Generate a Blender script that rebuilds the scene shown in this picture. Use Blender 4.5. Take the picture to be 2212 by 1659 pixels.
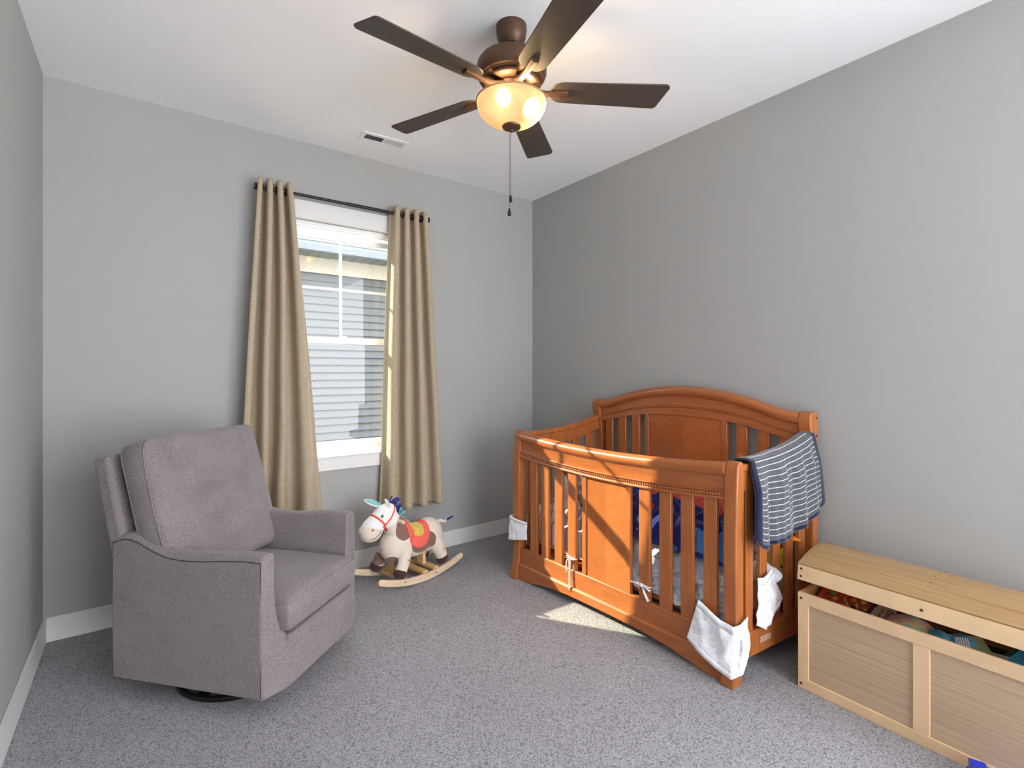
import bpy, bmesh, math, random
from math import sin, cos, pi, radians
from mathutils import Vector, Matrix, noise

random.seed(7)
for o in list(bpy.data.objects):
    bpy.data.objects.remove(o)
S = bpy.context.scene
C = S.collection

# ------------------------------------------------------------------ camera
cd = bpy.data.cameras.new('camera')
cam = bpy.data.objects.new('camera', cd)
C.objects.link(cam)
cam.location = (0, 0, 1.3116)
cam.rotation_euler = (pi / 2, 0, -0.6359)
cd.sensor_width = 36
cd.lens = 1076.8 / 2212 * 36
cd.shift_y = -28.7 / 2212
cd.clip_start = 0.02
S.camera = cam
S.view_settings.view_transform = 'Standard'
S.view_settings.look = 'None'
S.view_settings.exposure = 0.48
S.view_settings.gamma = 1.0
S.view_settings.use_curve_mapping = False

# ------------------------------------------------------------------ daylight
wd = bpy.data.worlds.new('daylight')
S.world = wd
wd.use_nodes = True
nt = wd.node_tree
bg = nt.nodes['Background']
bg.inputs['Color'].default_value = (0.93, 0.96, 1.0, 1)
bg.inputs['Strength'].default_value = 5.9
sl = bpy.data.lights.new('sun', 'SUN')
sl.energy = 11.5
sl.angle = radians(0.6)
sl.color = (1.0, 0.92, 0.66)
sun = bpy.data.objects.new('sun', sl)
C.objects.link(sun)
SUN = Vector((0.69, -1.0, -0.66)).normalized()
sun.rotation_euler = SUN.to_track_quat('-Z', 'Y').to_euler()
sun.location = (-3, 8, 6)

# ------------------------------------------------------------------ room numbers
XL, XR, YB, H = -0.392, 2.632, 3.276, 2.74
YF = -2.6


# ------------------------------------------------------------------ materials
def lin(c):
    r = []
    for v in c:
        v = v / 255.0
        r.append(v / 12.92 if v <= 0.04045 else ((v + 0.055) / 1.055) ** 2.4)
    return (*r, 1.0)


class MB:
    """node material builder"""
    def __init__(s, name):
        s.m = bpy.data.materials.new(name)
        s.m.use_nodes = True
        s.t = s.m.node_tree
        s.p = s.t.nodes['Principled BSDF']
        s.out = s.t.nodes['Material Output']

    def n(s, kind, **kw):
        nd = s.t.nodes.new(kind)
        for k, v in kw.items():
            if k.startswith('i_'):
                nd.inputs[k[2:].replace('_', ' ')].default_value = v
            else:
                setattr(nd, k, v)
        return nd

    def l(s, a, b):
        s.t.links.new(a, b)

    def coord(s, scale=(1, 1, 1), rot=(0, 0, 0), kind='Object'):
        tc = s.n('ShaderNodeTexCoord')
        mp = s.n('ShaderNodeMapping')
        mp.inputs['Scale'].default_value = scale
        mp.inputs['Rotation'].default_value = rot
        s.l(tc.outputs[kind], mp.inputs['Vector'])
        return mp.outputs['Vector']

    def noise(s, vec, scale, detail=3, rough=0.5, dist=0.0):
        nd = s.n('ShaderNodeTexNoise')
        nd.inputs['Scale'].default_value = scale
        nd.inputs['Detail'].default_value = detail
        nd.inputs['Roughness'].default_value = rough
        nd.inputs['Distortion'].default_value = dist
        if vec is not None:
            s.l(vec, nd.inputs['Vector'])
        return nd.outputs['Fac']

    def ramp(s, fac, stops):
        r = s.n('ShaderNodeValToRGB')
        e = r.color_ramp.elements
        while len(e) < len(stops):
            e.new(0.5)
        for i, (p, c) in enumerate(stops):
            e[i].position = p
            e[i].color = c
        s.l(fac, r.inputs['Fac'])
        return r.outputs['Color']

    def mix(s, fac, a, b, mode='MIX'):
        m = s.n('ShaderNodeMix', data_type='RGBA', blend_type=mode)
        for sock, v in ((m.inputs['Factor'], fac), (m.inputs['A'], a), (m.inputs['B'], b)):
            pass
        ins = [i for i in m.inputs if i.enabled or True]
        f = m.inputs[0]; A = m.inputs[6]; B = m.inputs[7]
        for sock, v in ((f, fac), (A, a), (B, b)):
            if hasattr(v, 'is_linked') or hasattr(v, 'links'):
                s.l(v, sock)
            else:
                sock.default_value = v
        return m.outputs[2]

    def bump(s, h, strength=0.3, dist=0.01):
        b = s.n('ShaderNodeBump')
        b.inputs['Strength'].default_value = strength
        b.inputs['Distance'].default_value = dist
        s.l(h, b.inputs['Height'])
        s.l(b.outputs['Normal'], s.p.inputs['Normal'])

    def set(s, color=None, rough=None, metal=None, spec=None, coat=None, sheen=None):
        p = s.p
        if color is not None:
            if hasattr(color, 'links'):
                s.l(color, p.inputs['Base Color'])
            else:
                p.inputs['Base Color'].default_value = color
        if rough is not None: p.inputs['Roughness'].default_value = rough
        if metal is not None: p.inputs['Metallic'].default_value = metal
        if spec is not None: p.inputs['Specular IOR Level'].default_value = spec
        if coat is not None:
            p.inputs['Coat Weight'].default_value = coat
            p.inputs['Coat Roughness'].default_value = 0.12
        if sheen is not None:
            p.inputs['Sheen Weight'].default_value = sheen
        return s.m


def plain(name, c, rough=0.6, metal=0.0, spec=0.4, coat=None, var=0.06, nscale=30):
    b = MB(name)
    v = b.coord()
    f = b.noise(v, nscale, 2)
    c = lin(c)
    lo = tuple(x * (1 - var) for x in c[:3]) + (1,)
    hi = tuple(min(1, x * (1 + var)) for x in c[:3]) + (1,)
    b.set(b.ramp(f, [(0.35, lo), (0.65, hi)]), rough, metal, spec, coat)
    return b.m


def paint(name, c, bump=0.15, scale=120, rough=0.85, spec=0.2):
    b = MB(name)
    v = b.coord()
    f = b.noise(v, scale, 4, 0.6)
    b.set(lin(c), rough, 0, spec)
    b.bump(f, bump, 0.002)
    return b.m


def fabric(name, c1, c2, scale=900, bump=0.3, rough=0.95, sheen=0.2, kind='Object', stretch=(1, 1, 1)):
    b = MB(name)
    v = b.coord(stretch, kind=kind)
    f = b.noise(v, scale, 2, 0.7)
    f2 = b.noise(v, 9, 3)
    col = b.ramp(f, [(0.36, lin(c1)), (0.64, lin(c2))])
    col2 = b.mix(b.ramp(f2, [(0.3, (0, 0, 0, 1)), (0.75, (0.18, 0.18, 0.18, 1))]), col, lin(c2))
    b.set(col2, rough, 0, 0.15, None, sheen)
    b.bump(f, bump, 0.002)
    return b.m


def wood(name, c1, c2, c3, grain=(60, 60, 4), rough=0.35, coat=0.3, rot=(0, 0, 0), kind='Object', bump=0.05):
    b = MB(name)
    v = b.coord(grain, rot, kind)
    f = b.noise(v, 1.0, 6, 0.6, 0.6)
    v2 = b.coord((3, 3, 3), kind=kind)
    g = b.noise(v2, 1.3, 3)
    col = b.ramp(f, [(0.25, lin(c1)), (0.5, lin(c2)), (0.75, lin(c3))])
    col = b.mix(b.ramp(g, [(0.3, (0, 0, 0, 1)), (0.8, (0.35, 0.35, 0.35, 1))]), col, lin(c1))
    b.set(col, rough, 0, 0.4, coat)
    b.bump(f, bump, 0.002)
    return b.m


def carpet():
    b = MB('carpet_pile')
    v = b.coord()
    n0 = b.noise(v, 40, 2)
    mp = b.n('ShaderNodeVectorMath', operation='ADD')
    sc = b.n('ShaderNodeVectorMath', operation='SCALE')
    nz = b.n('ShaderNodeTexNoise'); nz.inputs['Scale'].default_value = 90
    b.l(v, nz.inputs['Vector'])
    b.l(nz.outputs['Color'], sc.inputs[0]); sc.inputs['Scale'].default_value = 0.012
    b.l(v, mp.inputs[0]); b.l(sc.outputs[0], mp.inputs[1])
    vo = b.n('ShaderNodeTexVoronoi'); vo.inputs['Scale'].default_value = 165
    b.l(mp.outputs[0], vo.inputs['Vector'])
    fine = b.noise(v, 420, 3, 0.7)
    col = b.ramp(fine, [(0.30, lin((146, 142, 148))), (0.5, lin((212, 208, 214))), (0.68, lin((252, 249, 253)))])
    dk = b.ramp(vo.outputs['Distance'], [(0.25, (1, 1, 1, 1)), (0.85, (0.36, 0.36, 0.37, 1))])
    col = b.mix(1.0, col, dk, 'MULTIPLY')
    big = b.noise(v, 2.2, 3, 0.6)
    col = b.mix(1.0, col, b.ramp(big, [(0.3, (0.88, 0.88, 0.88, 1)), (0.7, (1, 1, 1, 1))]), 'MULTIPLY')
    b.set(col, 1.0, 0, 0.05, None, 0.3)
    inv = b.n('ShaderNodeMath', operation='SUBTRACT'); inv.inputs[0].default_value = 1
    b.l(vo.outputs['Distance'], inv.inputs[1])
    ad = b.n('ShaderNodeMath', operation='ADD')
    b.l(inv.outputs[0], ad.inputs[0]); b.l(fine, ad.inputs[1])
    b.bump(ad.outputs[0], 0.85, 0.009)
    return b.m


M = {}
M['wall'] = paint('wall_paint_grey', (170, 170, 168), 0.12, 260)
M['ceil'] = paint('ceiling_paint_white', (250, 250, 251), 0.35, 90)
M['trim'] = paint('trim_paint_white', (225, 224, 222), 0.03, 60, 0.45, 0.4)
M['vinyl'] = paint('window_vinyl_white', (244, 244, 246), 0.02, 60, 0.35, 0.5)
M['carpet'] = carpet()
M['chair'] = fabric('charcoal_heather_fabric', (32, 27, 28), (166, 156, 158), 700, 0.12)
M['seam'] = plain('dark_seam_thread', (58, 54, 56), 0.9)
M['curtain'] = fabric('linen_curtain', (150, 132, 108), (196, 180, 156), 500, 0.3, stretch=(1, 1, 0.35))
M['rod'] = plain('dark_bronze_rod', (52, 50, 50), 0.4, 0.7)
M['bronze'] = plain('oil_rubbed_bronze', (86, 61, 44), 0.42, 0.35, 0.4)
M['bronze_dark'] = plain('dark_bronze', (40, 34, 32), 0.35, 0.6)
M['blade'] = plain('bronze_blade_laminate', (70, 60, 52), 0.5, 0, 0.4)
M['blackmetal'] = plain('black_metal', (28, 28, 30), 0.4, 0.4)
M['crib'] = wood('cherry_stained_wood', (150, 84, 41), (168, 98, 50), (182, 111, 59), (50, 50, 5), 0.3, 0.35)
M['crib_h'] = wood('cherry_stained_rail', (148, 82, 41), (167, 96, 50), (181, 110, 59), (50, 5, 50), 0.28, 0.4)
M['birch'] = wood('birch_ply', (152, 118, 80), (166, 132, 90), (180, 146, 104), (4, 60, 60), 0.4, 0.1)
M['birch_plain'] = plain('birch_frame', (222, 188, 148), 0.45, 0, 0.4, None, 0.05, 12)
M['birch_bounce'] = plain('birch_inside_bounce', (206, 150, 92), 0.5, 0, 0.3)  # orange bounce light inside the chest is put into this colour
M['screw'] = plain('brass_screw', (110, 88, 60), 0.35, 0.8)
M['hole'] = plain('nail_hole', (120, 84, 50), 0.8)
M['rocker'] = wood('beech_rocker', (206, 178, 144), (222, 198, 168), (232, 212, 186), (6, 40, 40), 0.5, 0.0)
M['pine'] = wood('pine_bar', (206, 164, 106), (222, 182, 124), (230, 194, 140), (6, 40, 40), 0.5, 0.0)
M['black'] = plain('black', (20, 20, 20), 0.7)
M['white_cotton'] = fabric('white_cotton', (214, 214, 218), (240, 240, 244), 600, 0.2)
M['navy'] = fabric('navy_fleece', (24, 34, 74), (44, 56, 104), 300, 0.5)
M['teal'] = fabric('teal_print_cotton', (90, 170, 180), (150, 210, 214), 200, 0.2)
M['coral'] = fabric('coral_fleece', (214, 70, 66), (242, 120, 108), 260, 0.5)
M['blue_fleece'] = fabric('blue_fleece', (48, 96, 168), (96, 150, 214), 260, 0.5)


def satin(name, c1, c2):
    b = MB(name)
    b.set(lin(c1), 0.38, 0, 0.6, None, 0.3)
    v = b.coord()
    f = b.noise(v, 6, 3)
    b.set(b.ramp(f, [(0.3, lin(c1)), (0.7, lin(c2))]))
    w = b.n('ShaderNodeTexNoise'); w.inputs['Scale'].default_value = 9; w.inputs['Detail'].default_value = 3; w.inputs['Distortion'].default_value = 1.4
    try: w.noise_type = 'RIDGED_MULTIFRACTAL'
    except Exception: pass
    b.l(v, w.inputs['Vector'])
    b.bump(w.outputs['Fac'], 0.9, 0.03)
    return b.m


M['satin'] = satin('silver_satin', (176, 177, 186), (206, 207, 214))


def striped(name, c1, c2, freq, axis=2, duty=0.5, kind='Object'):
    b = MB(name)
    v = b.coord(kind=kind)
    sp = b.n('ShaderNodeSeparateXYZ'); b.l(v, sp.inputs[0])
    m1 = b.n('ShaderNodeMath', operation='MULTIPLY'); b.l(sp.outputs[axis], m1.inputs[0]); m1.inputs[1].default_value = freq
    m2 = b.n('ShaderNodeMath', operation='FRACT'); b.l(m1.outputs[0], m2.inputs[0])
    m3 = b.n('ShaderNodeMath', operation='LESS_THAN'); b.l(m2.outputs[0], m3.inputs[0]); m3.inputs[1].default_value = duty
    b.set(b.mix(m3.outputs[0], lin(c2), lin(c1)), 0.85, 0, 0.2, None, 0.2)
    return b.m


def spotted(name, base, spots, scale, size=0.28, sub=True):
    """base colour with round dots of random colours (an all-over print)"""
    b = MB(name)
    v = b.coord()
    vo = b.n('ShaderNodeTexVoronoi'); vo.inputs['Scale'].default_value = scale
    b.l(v, vo.inputs['Vector'])
    sp = b.n('ShaderNodeSeparateColor'); b.l(vo.outputs['Color'], sp.inputs[0])
    n = len(spots)
    stops = [(i / n, lin(c)) for i, c in enumerate(spots)]
    r = b.n('ShaderNodeValToRGB'); r.color_ramp.interpolation = 'CONSTANT'
    e = r.color_ramp.elements
    while len(e) < n: e.new(0.5)
    for i, (p, c) in enumerate(stops):
        e[i].position = p; e[i].color = c
    b.l(sp.outputs[0], r.inputs['Fac'])
    lt = b.n('ShaderNodeMath', operation='LESS_THAN'); b.l(vo.outputs['Distance'], lt.inputs[0]); lt.inputs[1].default_value = size
    f = b.noise(v, 260, 2)
    bc = b.ramp(f, [(0.3, lin(tuple(x * 0.8 for x in base))), (0.7, lin(base))])
    b.set(b.mix(lt.outputs[0], bc, r.outputs['Color']), 0.95, 0, 0.1, None, 0.3)
    b.bump(f, 0.3, 0.002)
    return b.m


# ------------------------------------------------------------------ mesh helpers
class G:
    """collects geometry of one mesh"""
    def __init__(s):
        s.v = []; s.f = []; s.mi = []; s.uv = None; s.cur = 0

    def add(s, vs, fs, mi=None):
        o = len(s.v)
        s.v += [tuple(p) for p in vs]
        s.f += [tuple(i + o for i in f) for f in fs]
        s.mi += [s.cur if mi is None else mi] * len(fs)
        return s

    def box(s, x0, x1, y0, y1, z0, z1, mi=None):
        vs = [(x, y, z) for z in (z0, z1) for y in (y0, y1) for x in (x0, x1)]
        return s.add(vs, [(0, 2, 3, 1), (4, 5, 7, 6), (0, 1, 5, 4), (2, 6, 7, 3), (0, 4, 6, 2), (1, 3, 7, 5)], mi)

    def prism(s, poly, a0, a1, axis='x', n=1, mi=None):
        """poly: list of 2-D points in the plane normal to axis (x:(y,z) y:(x,z) z:(x,y))"""
        k = len(poly)
        def P(p, a):
            return {'x': (a, p[0], p[1]), 'y': (p[0], a, p[1]), 'z': (p[0], p[1], a)}[axis]
        vs = []
        for i in range(n + 1):
            a = a0 + (a1 - a0) * i / n
            vs += [P(p, a) for p in poly]
        fs = [tuple(range(k)), tuple(range(n * k, n * k + k))[::-1]]
        for i in range(n):
            for j in range(k):
                fs.append((i * k + j, (i + 1) * k + j, (i + 1) * k + (j + 1) % k, i * k + (j + 1) % k))
        return s.add(vs, fs, mi)

    def lathe(s, prof, c=(0, 0, 0), n=40, mi=None, cap=True):
        """profile of (r,z) around the z axis"""
        vs = []; fs = []
        for r, z in prof:
            for j in range(n):
                a = 2 * pi * j / n
                vs.append((c[0] + r * cos(a), c[1] + r * sin(a), c[2] + z))
        for i in range(len(prof) - 1):
            for j in range(n):
                fs.append((i * n + j, i * n + (j + 1) % n, (i + 1) * n + (j + 1) % n, (i + 1) * n + j))
        if cap:
            fs.append(tuple(range(n))[::-1])
            fs.append(tuple((len(prof) - 1) * n + j for j in range(n)))
        return s.add(vs, fs, mi)

    def tube(s, path, r, n=10, mi=None, closed=False, flat=1.0, up=None):
        """round (or flattened) tube along a path; r number or list"""
        pts = [Vector(p) for p in path]
        m = len(pts)
        rs = r if isinstance(r, (list, tuple)) else [r] * m
        vs = []; fs = []
        ref = Vector(up) if up else Vector((0, 0, 1))
        prev = None
        for i, p in enumerate(pts):
            if closed:
                t = (pts[(i + 1) % m] - pts[i - 1]).normalized()
            else:
                t = (pts[min(i + 1, m - 1)] - pts[max(i - 1, 0)])
                t = t.normalized() if t.length > 1e-9 else Vector((0, 0, 1))
            if prev is None:
                rr = ref if abs(t.dot(ref)) < 0.95 else Vector((1, 0, 0))
                a = t.cross(rr).normalized()
            else:
                a = (prev - t * prev.dot(t)).normalized()
            prev = a
            b = t.cross(a)
            for j in range(n):
                q = 2 * pi * j / n
                vs.append(p + a * (rs[i] * cos(q)) + b * (rs[i] * flat * sin(q)))
        seg = m if closed else m - 1
        for i in range(seg):
            for j in range(n):
                i2 = (i + 1) % m
                fs.append((i * n + j, i2 * n + j, i2 * n + (j + 1) % n, i * n + (j + 1) % n))
        if not closed:
            fs.append(tuple(range(n))); fs.append(tuple((m - 1) * n + j for j in range(n))[::-1])
        return s.add(vs, fs, mi)

    def ball(s, c, r, nu=20, nv=12, fn=None, mi=None, rot=None):
        r = r if isinstance(r, (list, tuple)) else (r, r, r)
        vs = []; fs = []
        for i in range(nv + 1):
            th = pi * i / nv
            for j in range(nu):
                ph = 2 * pi * j / nu
                d = Vector((sin(th) * cos(ph), sin(th) * sin(ph), cos(th)))
                k = fn(d) if fn else 1.0
                q = Vector((d.x * r[0] * k, d.y * r[1] * k, d.z * r[2] * k))
                if rot: q = rot @ q
                vs.append(Vector(c) + q)
        for i in range(nv):
            for j in range(nu):
                fs.append((i * nu + j, (i + 1) * nu + j, (i + 1) * nu + (j + 1) % nu, i * nu + (j + 1) % nu))
        return s.add(vs, fs, mi)

    def grid(s, fn, nu, nv, mi=None, close_u=False):
        vs = [fn(i / nu, j / nv) for j in range(nv + 1) for i in range(nu + 1)]
        fs = [(j * (nu + 1) + i, j * (nu + 1) + i + 1, (j + 1) * (nu + 1) + i + 1, (j + 1) * (nu + 1) + i)
              for j in range(nv) for i in range(nu)]
        return s.add(vs, fs, mi)

    def map(s, fn):
        s.v = [tuple(fn(*p)) for p in s.v]
        return s


def obj(name, g, mat, parent=None, smooth=False, bevel=0, seg=2, sub=0, solid=0, local=None, remesh=0, angle=None, weld=True):
    me = bpy.data.meshes.new(name)
    me.from_pydata(g.v, [], g.f)
    mats = mat if isinstance(mat, (list, tuple)) else [mat]
    for m in mats:
        me.materials.append(m)
    me.polygons.foreach_set('material_index', g.mi)
    bm = bmesh.new(); bm.from_mesh(me)
    if weld:
        bmesh.ops.remove_doubles(bm, verts=bm.verts, dist=1e-6)
    bmesh.ops.recalc_face_normals(bm, faces=bm.faces)
    bm.to_mesh(me); bm.free()
    me.update()
    if smooth:
        for p in me.polygons: p.use_smooth = True
        if angle:
            me.set_sharp_from_angle(angle=radians(angle))
    o = bpy.data.objects.new(name, me)
    C.objects.link(o)
    if parent is not None:
        o.parent = parent
    if local is not None:
        o.matrix_basis = local
    if solid:
        m = o.modifiers.new('thickness', 'SOLIDIFY'); m.thickness = solid; m.offset = 0
    if remesh:
        m = o.modifiers.new('union', 'REMESH'); m.mode = 'VOXEL'; m.voxel_size = remesh
        m2 = o.modifiers.new('soft', 'SMOOTH'); m2.iterations = 6; m2.factor = 0.6
        m.use_smooth_shade = True
    if bevel:
        m = o.modifiers.new('edge', 'BEVEL'); m.width = bevel; m.segments = seg; m.limit_method = 'ANGLE'
        m.angle_limit = radians(35)
        if smooth or seg > 1:
            for p in me.polygons: p.use_smooth = True
            me.set_sharp_from_angle(angle=radians(50))
    if sub:
        m = o.modifiers.new('soften', 'SUBSURF'); m.levels = sub; m.render_levels = sub
    return o


def tag(o, label=None, cat=None, group=None, kind=None):
    if label: o['label'] = label
    if cat: o['category'] = cat
    if group: o['group'] = group
    if kind: o['kind'] = kind
    return o


def thing(name, label, cat, loc=(0, 0, 0), rz=0, group=None, kind=None):
    o = bpy.data.objects.new(name, None)
    C.objects.link(o)
    o.empty_display_size = 0.1
    o.location = loc
    o.rotation_euler = (0, 0, rz)
    return tag(o, label, cat, group, kind)


def structure(o):
    o['kind'] = 'structure'
    return o


def interp(tab, x):
    if x <= tab[0][0]: return tab[0][1]
    for (a, b), (c, d) in zip(tab, tab[1:]):
        if x <= c:
            t = (x - a) / (c - a)
            return b + (d - b) * t
    return tab[-1][1]


def smooth_interp(tab, x, w):
    k = 8
    return sum(interp(tab, x + w * (i / k - 0.5) * 2) for i in range(k + 1)) / (k + 1)


# ------------------------------------------------------------------ room shell
WX0, WX1, WZ0, WZ1 = 0.555, 1.525, 0.765, 2.262      # window opening
T = 0.16
g = G()
g.box(XL - 0.12, WX0, YB, YB + T, -0.02, H + 0.02)
g.box(WX1, XR + 0.12, YB, YB + T, -0.02, H + 0.02)
g.box(WX0, WX1, YB, YB + T, WZ1, H + 0.02)
g.box(WX0, WX1, YB, YB + T, -0.02, WZ0)
structure(obj('wall_back', g, M['wall']))
structure(obj('wall_left', G().box(XL - 0.12, XL, YF, YB, 0, H), M['wall']))
structure(obj('wall_right', G().box(XR, XR + 0.12, -0.5, YB, 0, H), M['wall']))
structure(obj('wall_front_light_block', G().box(XL - 0.12, 0.35, YF - 0.12, YF, 0, H), M['wall']))  # unseen wall section, added to block fill light from the left
structure(obj('ceiling', G().box(XL - 0.12, XR + 0.12, YF, YB + T, H, H + 0.1), M['ceil']))
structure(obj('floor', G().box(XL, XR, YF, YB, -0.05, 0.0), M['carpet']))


def baseboard(name, x0, x1, y0, y1):
    structure(obj(name, G().box(x0, x1, y0, y1, 0, 0.118), M['trim'], bevel=0.003))


baseboard('baseboard_back', XL, XR, YB - 0.014, YB)
baseboard('baseboard_left', XL, XL + 0.014, YF, YB - 0.014)
baseboard('baseboard_right', XR - 0.014, XR, -0.5, YB - 0.014)

# unseen rest of this house's outside wall, added to shade the neighbour's siding
g = G()
g.box(-9, XL - 0.12, YB + 0.02, YB + T, -0.6, 5.6)
g.box(XR + 0.12, 11, YB + 0.02, YB + T, -0.6, 5.6)
g.box(XL - 0.12, XR + 0.12, YB + 0.02, YB + T, H + 0.1, 5.6)
structure(obj('wall_outside', g, plain('outside_cladding', (200, 200, 200), 0.8)))

# window ------------------------------------------------------------
win = thing('window_1', 'white double-hung window with grey siding view between the linen curtains', 'window', (0, 0, 0))
structure(win)
g = G()
g.box(WX0 - 0.008, WX1 + 0.03, YB - 0.018, YB, WZ1, WZ1 + 0.11)
g.box(WX0 - 0.008, WX0, YB - 0.018, YB, WZ0 + 0.02, WZ1)
g.box(WX1, WX1 + 0.03, YB - 0.018, YB, WZ0 + 0.02, WZ1)
obj('casing', g, M['trim'], win, bevel=0.002)
obj('apron', G().box(WX0 - 0.008, WX1 + 0.03, YB - 0.018, YB, 0.672, WZ0 - 0.008), M['trim'], win, bevel=0.002)
obj('sill', G().box(WX0 - 0.04, WX1 + 0.04, YB - 0.035, YB + 0.06, WZ0 - 0.008, WZ0 + 0.016), M['vinyl'], win, bevel=0.004)
g = G()
f = 0.026
for k, (ya, yb, w) in enumerate(((YB + 0.035, YB + 0.145, 0.016), (YB + 0.055, YB + 0.145, 0.026), (YB + 0.075, YB + 0.145, 0.034))):
    z0 = WZ0 + 0.016 if k == 0 else WZ0 + 0.016
    g.box(WX0, WX0 + w, ya + 0.001 * k, yb, z0, WZ1)
    g.box(WX1 - w, WX1, ya + 0.001 * k, yb, z0, WZ1)
    g.box(WX0, WX1, ya + 0.001 * k, yb, WZ1 - w, WZ1)
    g.box(WX0, WX1, ya + 0.001 * k, yb, z0, z0 + w * 0.5)
obj('window_frame', g, M['vinyl'], win, bevel=0.001, seg=1)


def sash(name, z0, z1, y, top, bot, muntin):
    x0, x1 = WX0 + 0.034, WX1 - 0.034
    r = G()
    w = 0.030
    r.box(x0, x0 + w, y, y + 0.03, z0, z1)
    r.box(x1 - w, x1, y, y + 0.03, z0, z1)
    r.box(x0 + w, x1 - w, y, y + 0.03, z1 - top, z1)
    r.box(x0 + w, x1 - w, y, y + 0.03, z0, z0 + bot)
    s_ = obj(name, r, M['vinyl'], win, bevel=0.002)
    gl = MB('window_glass')
    for nd in list(gl.t.nodes):
        if nd != gl.out: gl.t.nodes.remove(nd)
    tr = gl.n('ShaderNodeBsdfTransparent'); tr.inputs['Color'].default_value = (0.95, 0.97, 0.96, 1)
    gs = gl.n('ShaderNodeBsdfGlossy'); gs.inputs['Roughness'].default_value = 0.0
    fr = gl.n('ShaderNodeFresnel')
    ge = gl.n('ShaderNodeNewGeometry')
    ma = gl.n('ShaderNodeMath', operation='MULTIPLY_ADD'); ma.inputs[1].default_value = 1 / 1.4 - 1.4; ma.inputs[2].default_value = 1.4
    gl.l(ge.outputs['Backfacing'], ma.inputs[0]); gl.l(ma.outputs[0], fr.inputs['IOR'])
    mx = gl.n('ShaderNodeMixShader')
    gl.l(fr.outputs[0], mx.inputs[0]); gl.l(tr.outputs[0], mx.inputs[1]); gl.l(gs.outputs[0], mx.inputs[2])
    gl.l(mx.outputs[0], gl.out.inputs['Surface'])
    obj('pane', G().box(x0 + w, x1 - w, y + 0.012, y + 0.016, z0 + bot, z1 - top), gl.m, s_)
    if muntin:
        mg = G()
        xm = 1.067
        mg.box(xm - 0.010, xm + 0.010, y + 0.003, y + 0.0115, z0 + bot, z1 - top)
        zm = (z0 + bot + z1 - top) / 2
        mg.box(x0 + w, xm - 0.010, y + 0.003, y + 0.0115, zm - 0.009, zm + 0.009)
        mg.box(xm + 0.010, x1 - w, y + 0.003, y + 0.0115, zm - 0.009, zm + 0.009)
        obj('muntin', mg, M['vinyl'], s_, bevel=0.002)
    return s_


sash('upper_sash', 1.488, WZ1 - 0.046, YB + 0.110, 0.036, 0.042, True)
lo = sash('lower_sash', WZ0 + 0.03, 1.532, YB + 0.078, 0.042, 0.048, False)
obj('sash_lock', G().box(1.05, 1.10, YB + 0.082, YB + 0.104, 1.532, 1.544), M['vinyl'], lo, bevel=0.003)

# ------------------------------------------------------------------ outdoors
hs = thing('neighbouring_house', 'pale grey lap-sided house with dark gutter and shingle roof seen through the window', 'house', (0, 8.0, 0))
sid = MB('vinyl_siding')
sid.set(lin((93, 95, 102)), 0.6, 0, 0.3)
g = G()
zz = -0.6
while zz < 2.80:
    g.add([(-9, 0.0, zz), (11, 0.0, zz), (11, 0.030, zz + 0.118), (-9, 0.030, zz + 0.118)], [(0, 1, 2, 3)])
    g.add([(-9, 0.030, zz + 0.118), (11, 0.030, zz + 0.118), (11, 0.0, zz + 0.118), (-9, 0.0, zz + 0.118)], [(0, 1, 2, 3)])
    zz += 0.118
obj('siding', g, sid.m, hs)
obj('wall', G().box(-9, 11, 0.035, 0.3, -0.6, 3.1), M['wall'], hs)
obj('frieze_board', G().box(-9, 11, -0.03, 0.02, zz, 3.06), plain('frieze_beige', (176, 168, 160), 0.7), hs)
g = G()
g.box(-9, 11, -0.36, 0.02, 3.06, 3.08)
k = -8.9
while k < 10.9:
    g.box(k, k + 0.012, -0.42, 0.02, 3.052, 3.06)
    k += 0.17
obj('soffit', g, plain('soffit_grey', (120, 122, 124), 0.7), hs)
gut = plain('gutter_slate', (132, 138, 152), 0.5)
g = G()
g.prism([(-0.42, 3.06), (-0.50, 3.06), (-0.53, 3.14), (-0.53, 3.18), (-0.545, 3.185), (-0.545, 3.2), (-0.42, 3.2)], -9, 11, 'x')
obj('gutter', g, gut, hs)
sh = MB('shingles')
v = sh.coord((1, 1, 1))
br = sh.n('ShaderNodeTexBrick'); br.inputs['Scale'].default_value = 3.2
br.inputs['Color1'].default_value = lin((150, 156, 170)); br.inputs['Color2'].default_value = lin((120, 126, 142))
br.inputs['Mortar'].default_value = lin((84, 88, 100)); br.inputs['Mortar Size'].default_value = 0.03
sh.l(v, br.inputs['Vector'])
sh.set(sh.mix(sh.noise(v, 60, 3), br.outputs['Color'], lin((170, 176, 188))), 0.9)
g = G()
for i in range(14):
    y0 = -0.50 + i * 0.14; z0 = 3.205 + (i * 0.14) * 0.42
    g.prism([(y0, z0), (y0 + 0.16, z0 + 0.16 * 0.42), (y0 + 0.16, z0 + 0.16 * 0.42 + 0.012), (y0, z0 + 0.02)], -9, 11, 'x')
obj('roof', g, sh.m, hs)
lawn = paint('dry_lawn', (150, 150, 128), 0.4, 20)
tag(obj('lawn', G().box(-9, 11, YB + T + 0.01, 8.0, -0.65, -0.6), lawn), 'strip of lawn between the two houses outside the window', 'lawn', kind='structure')

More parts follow.
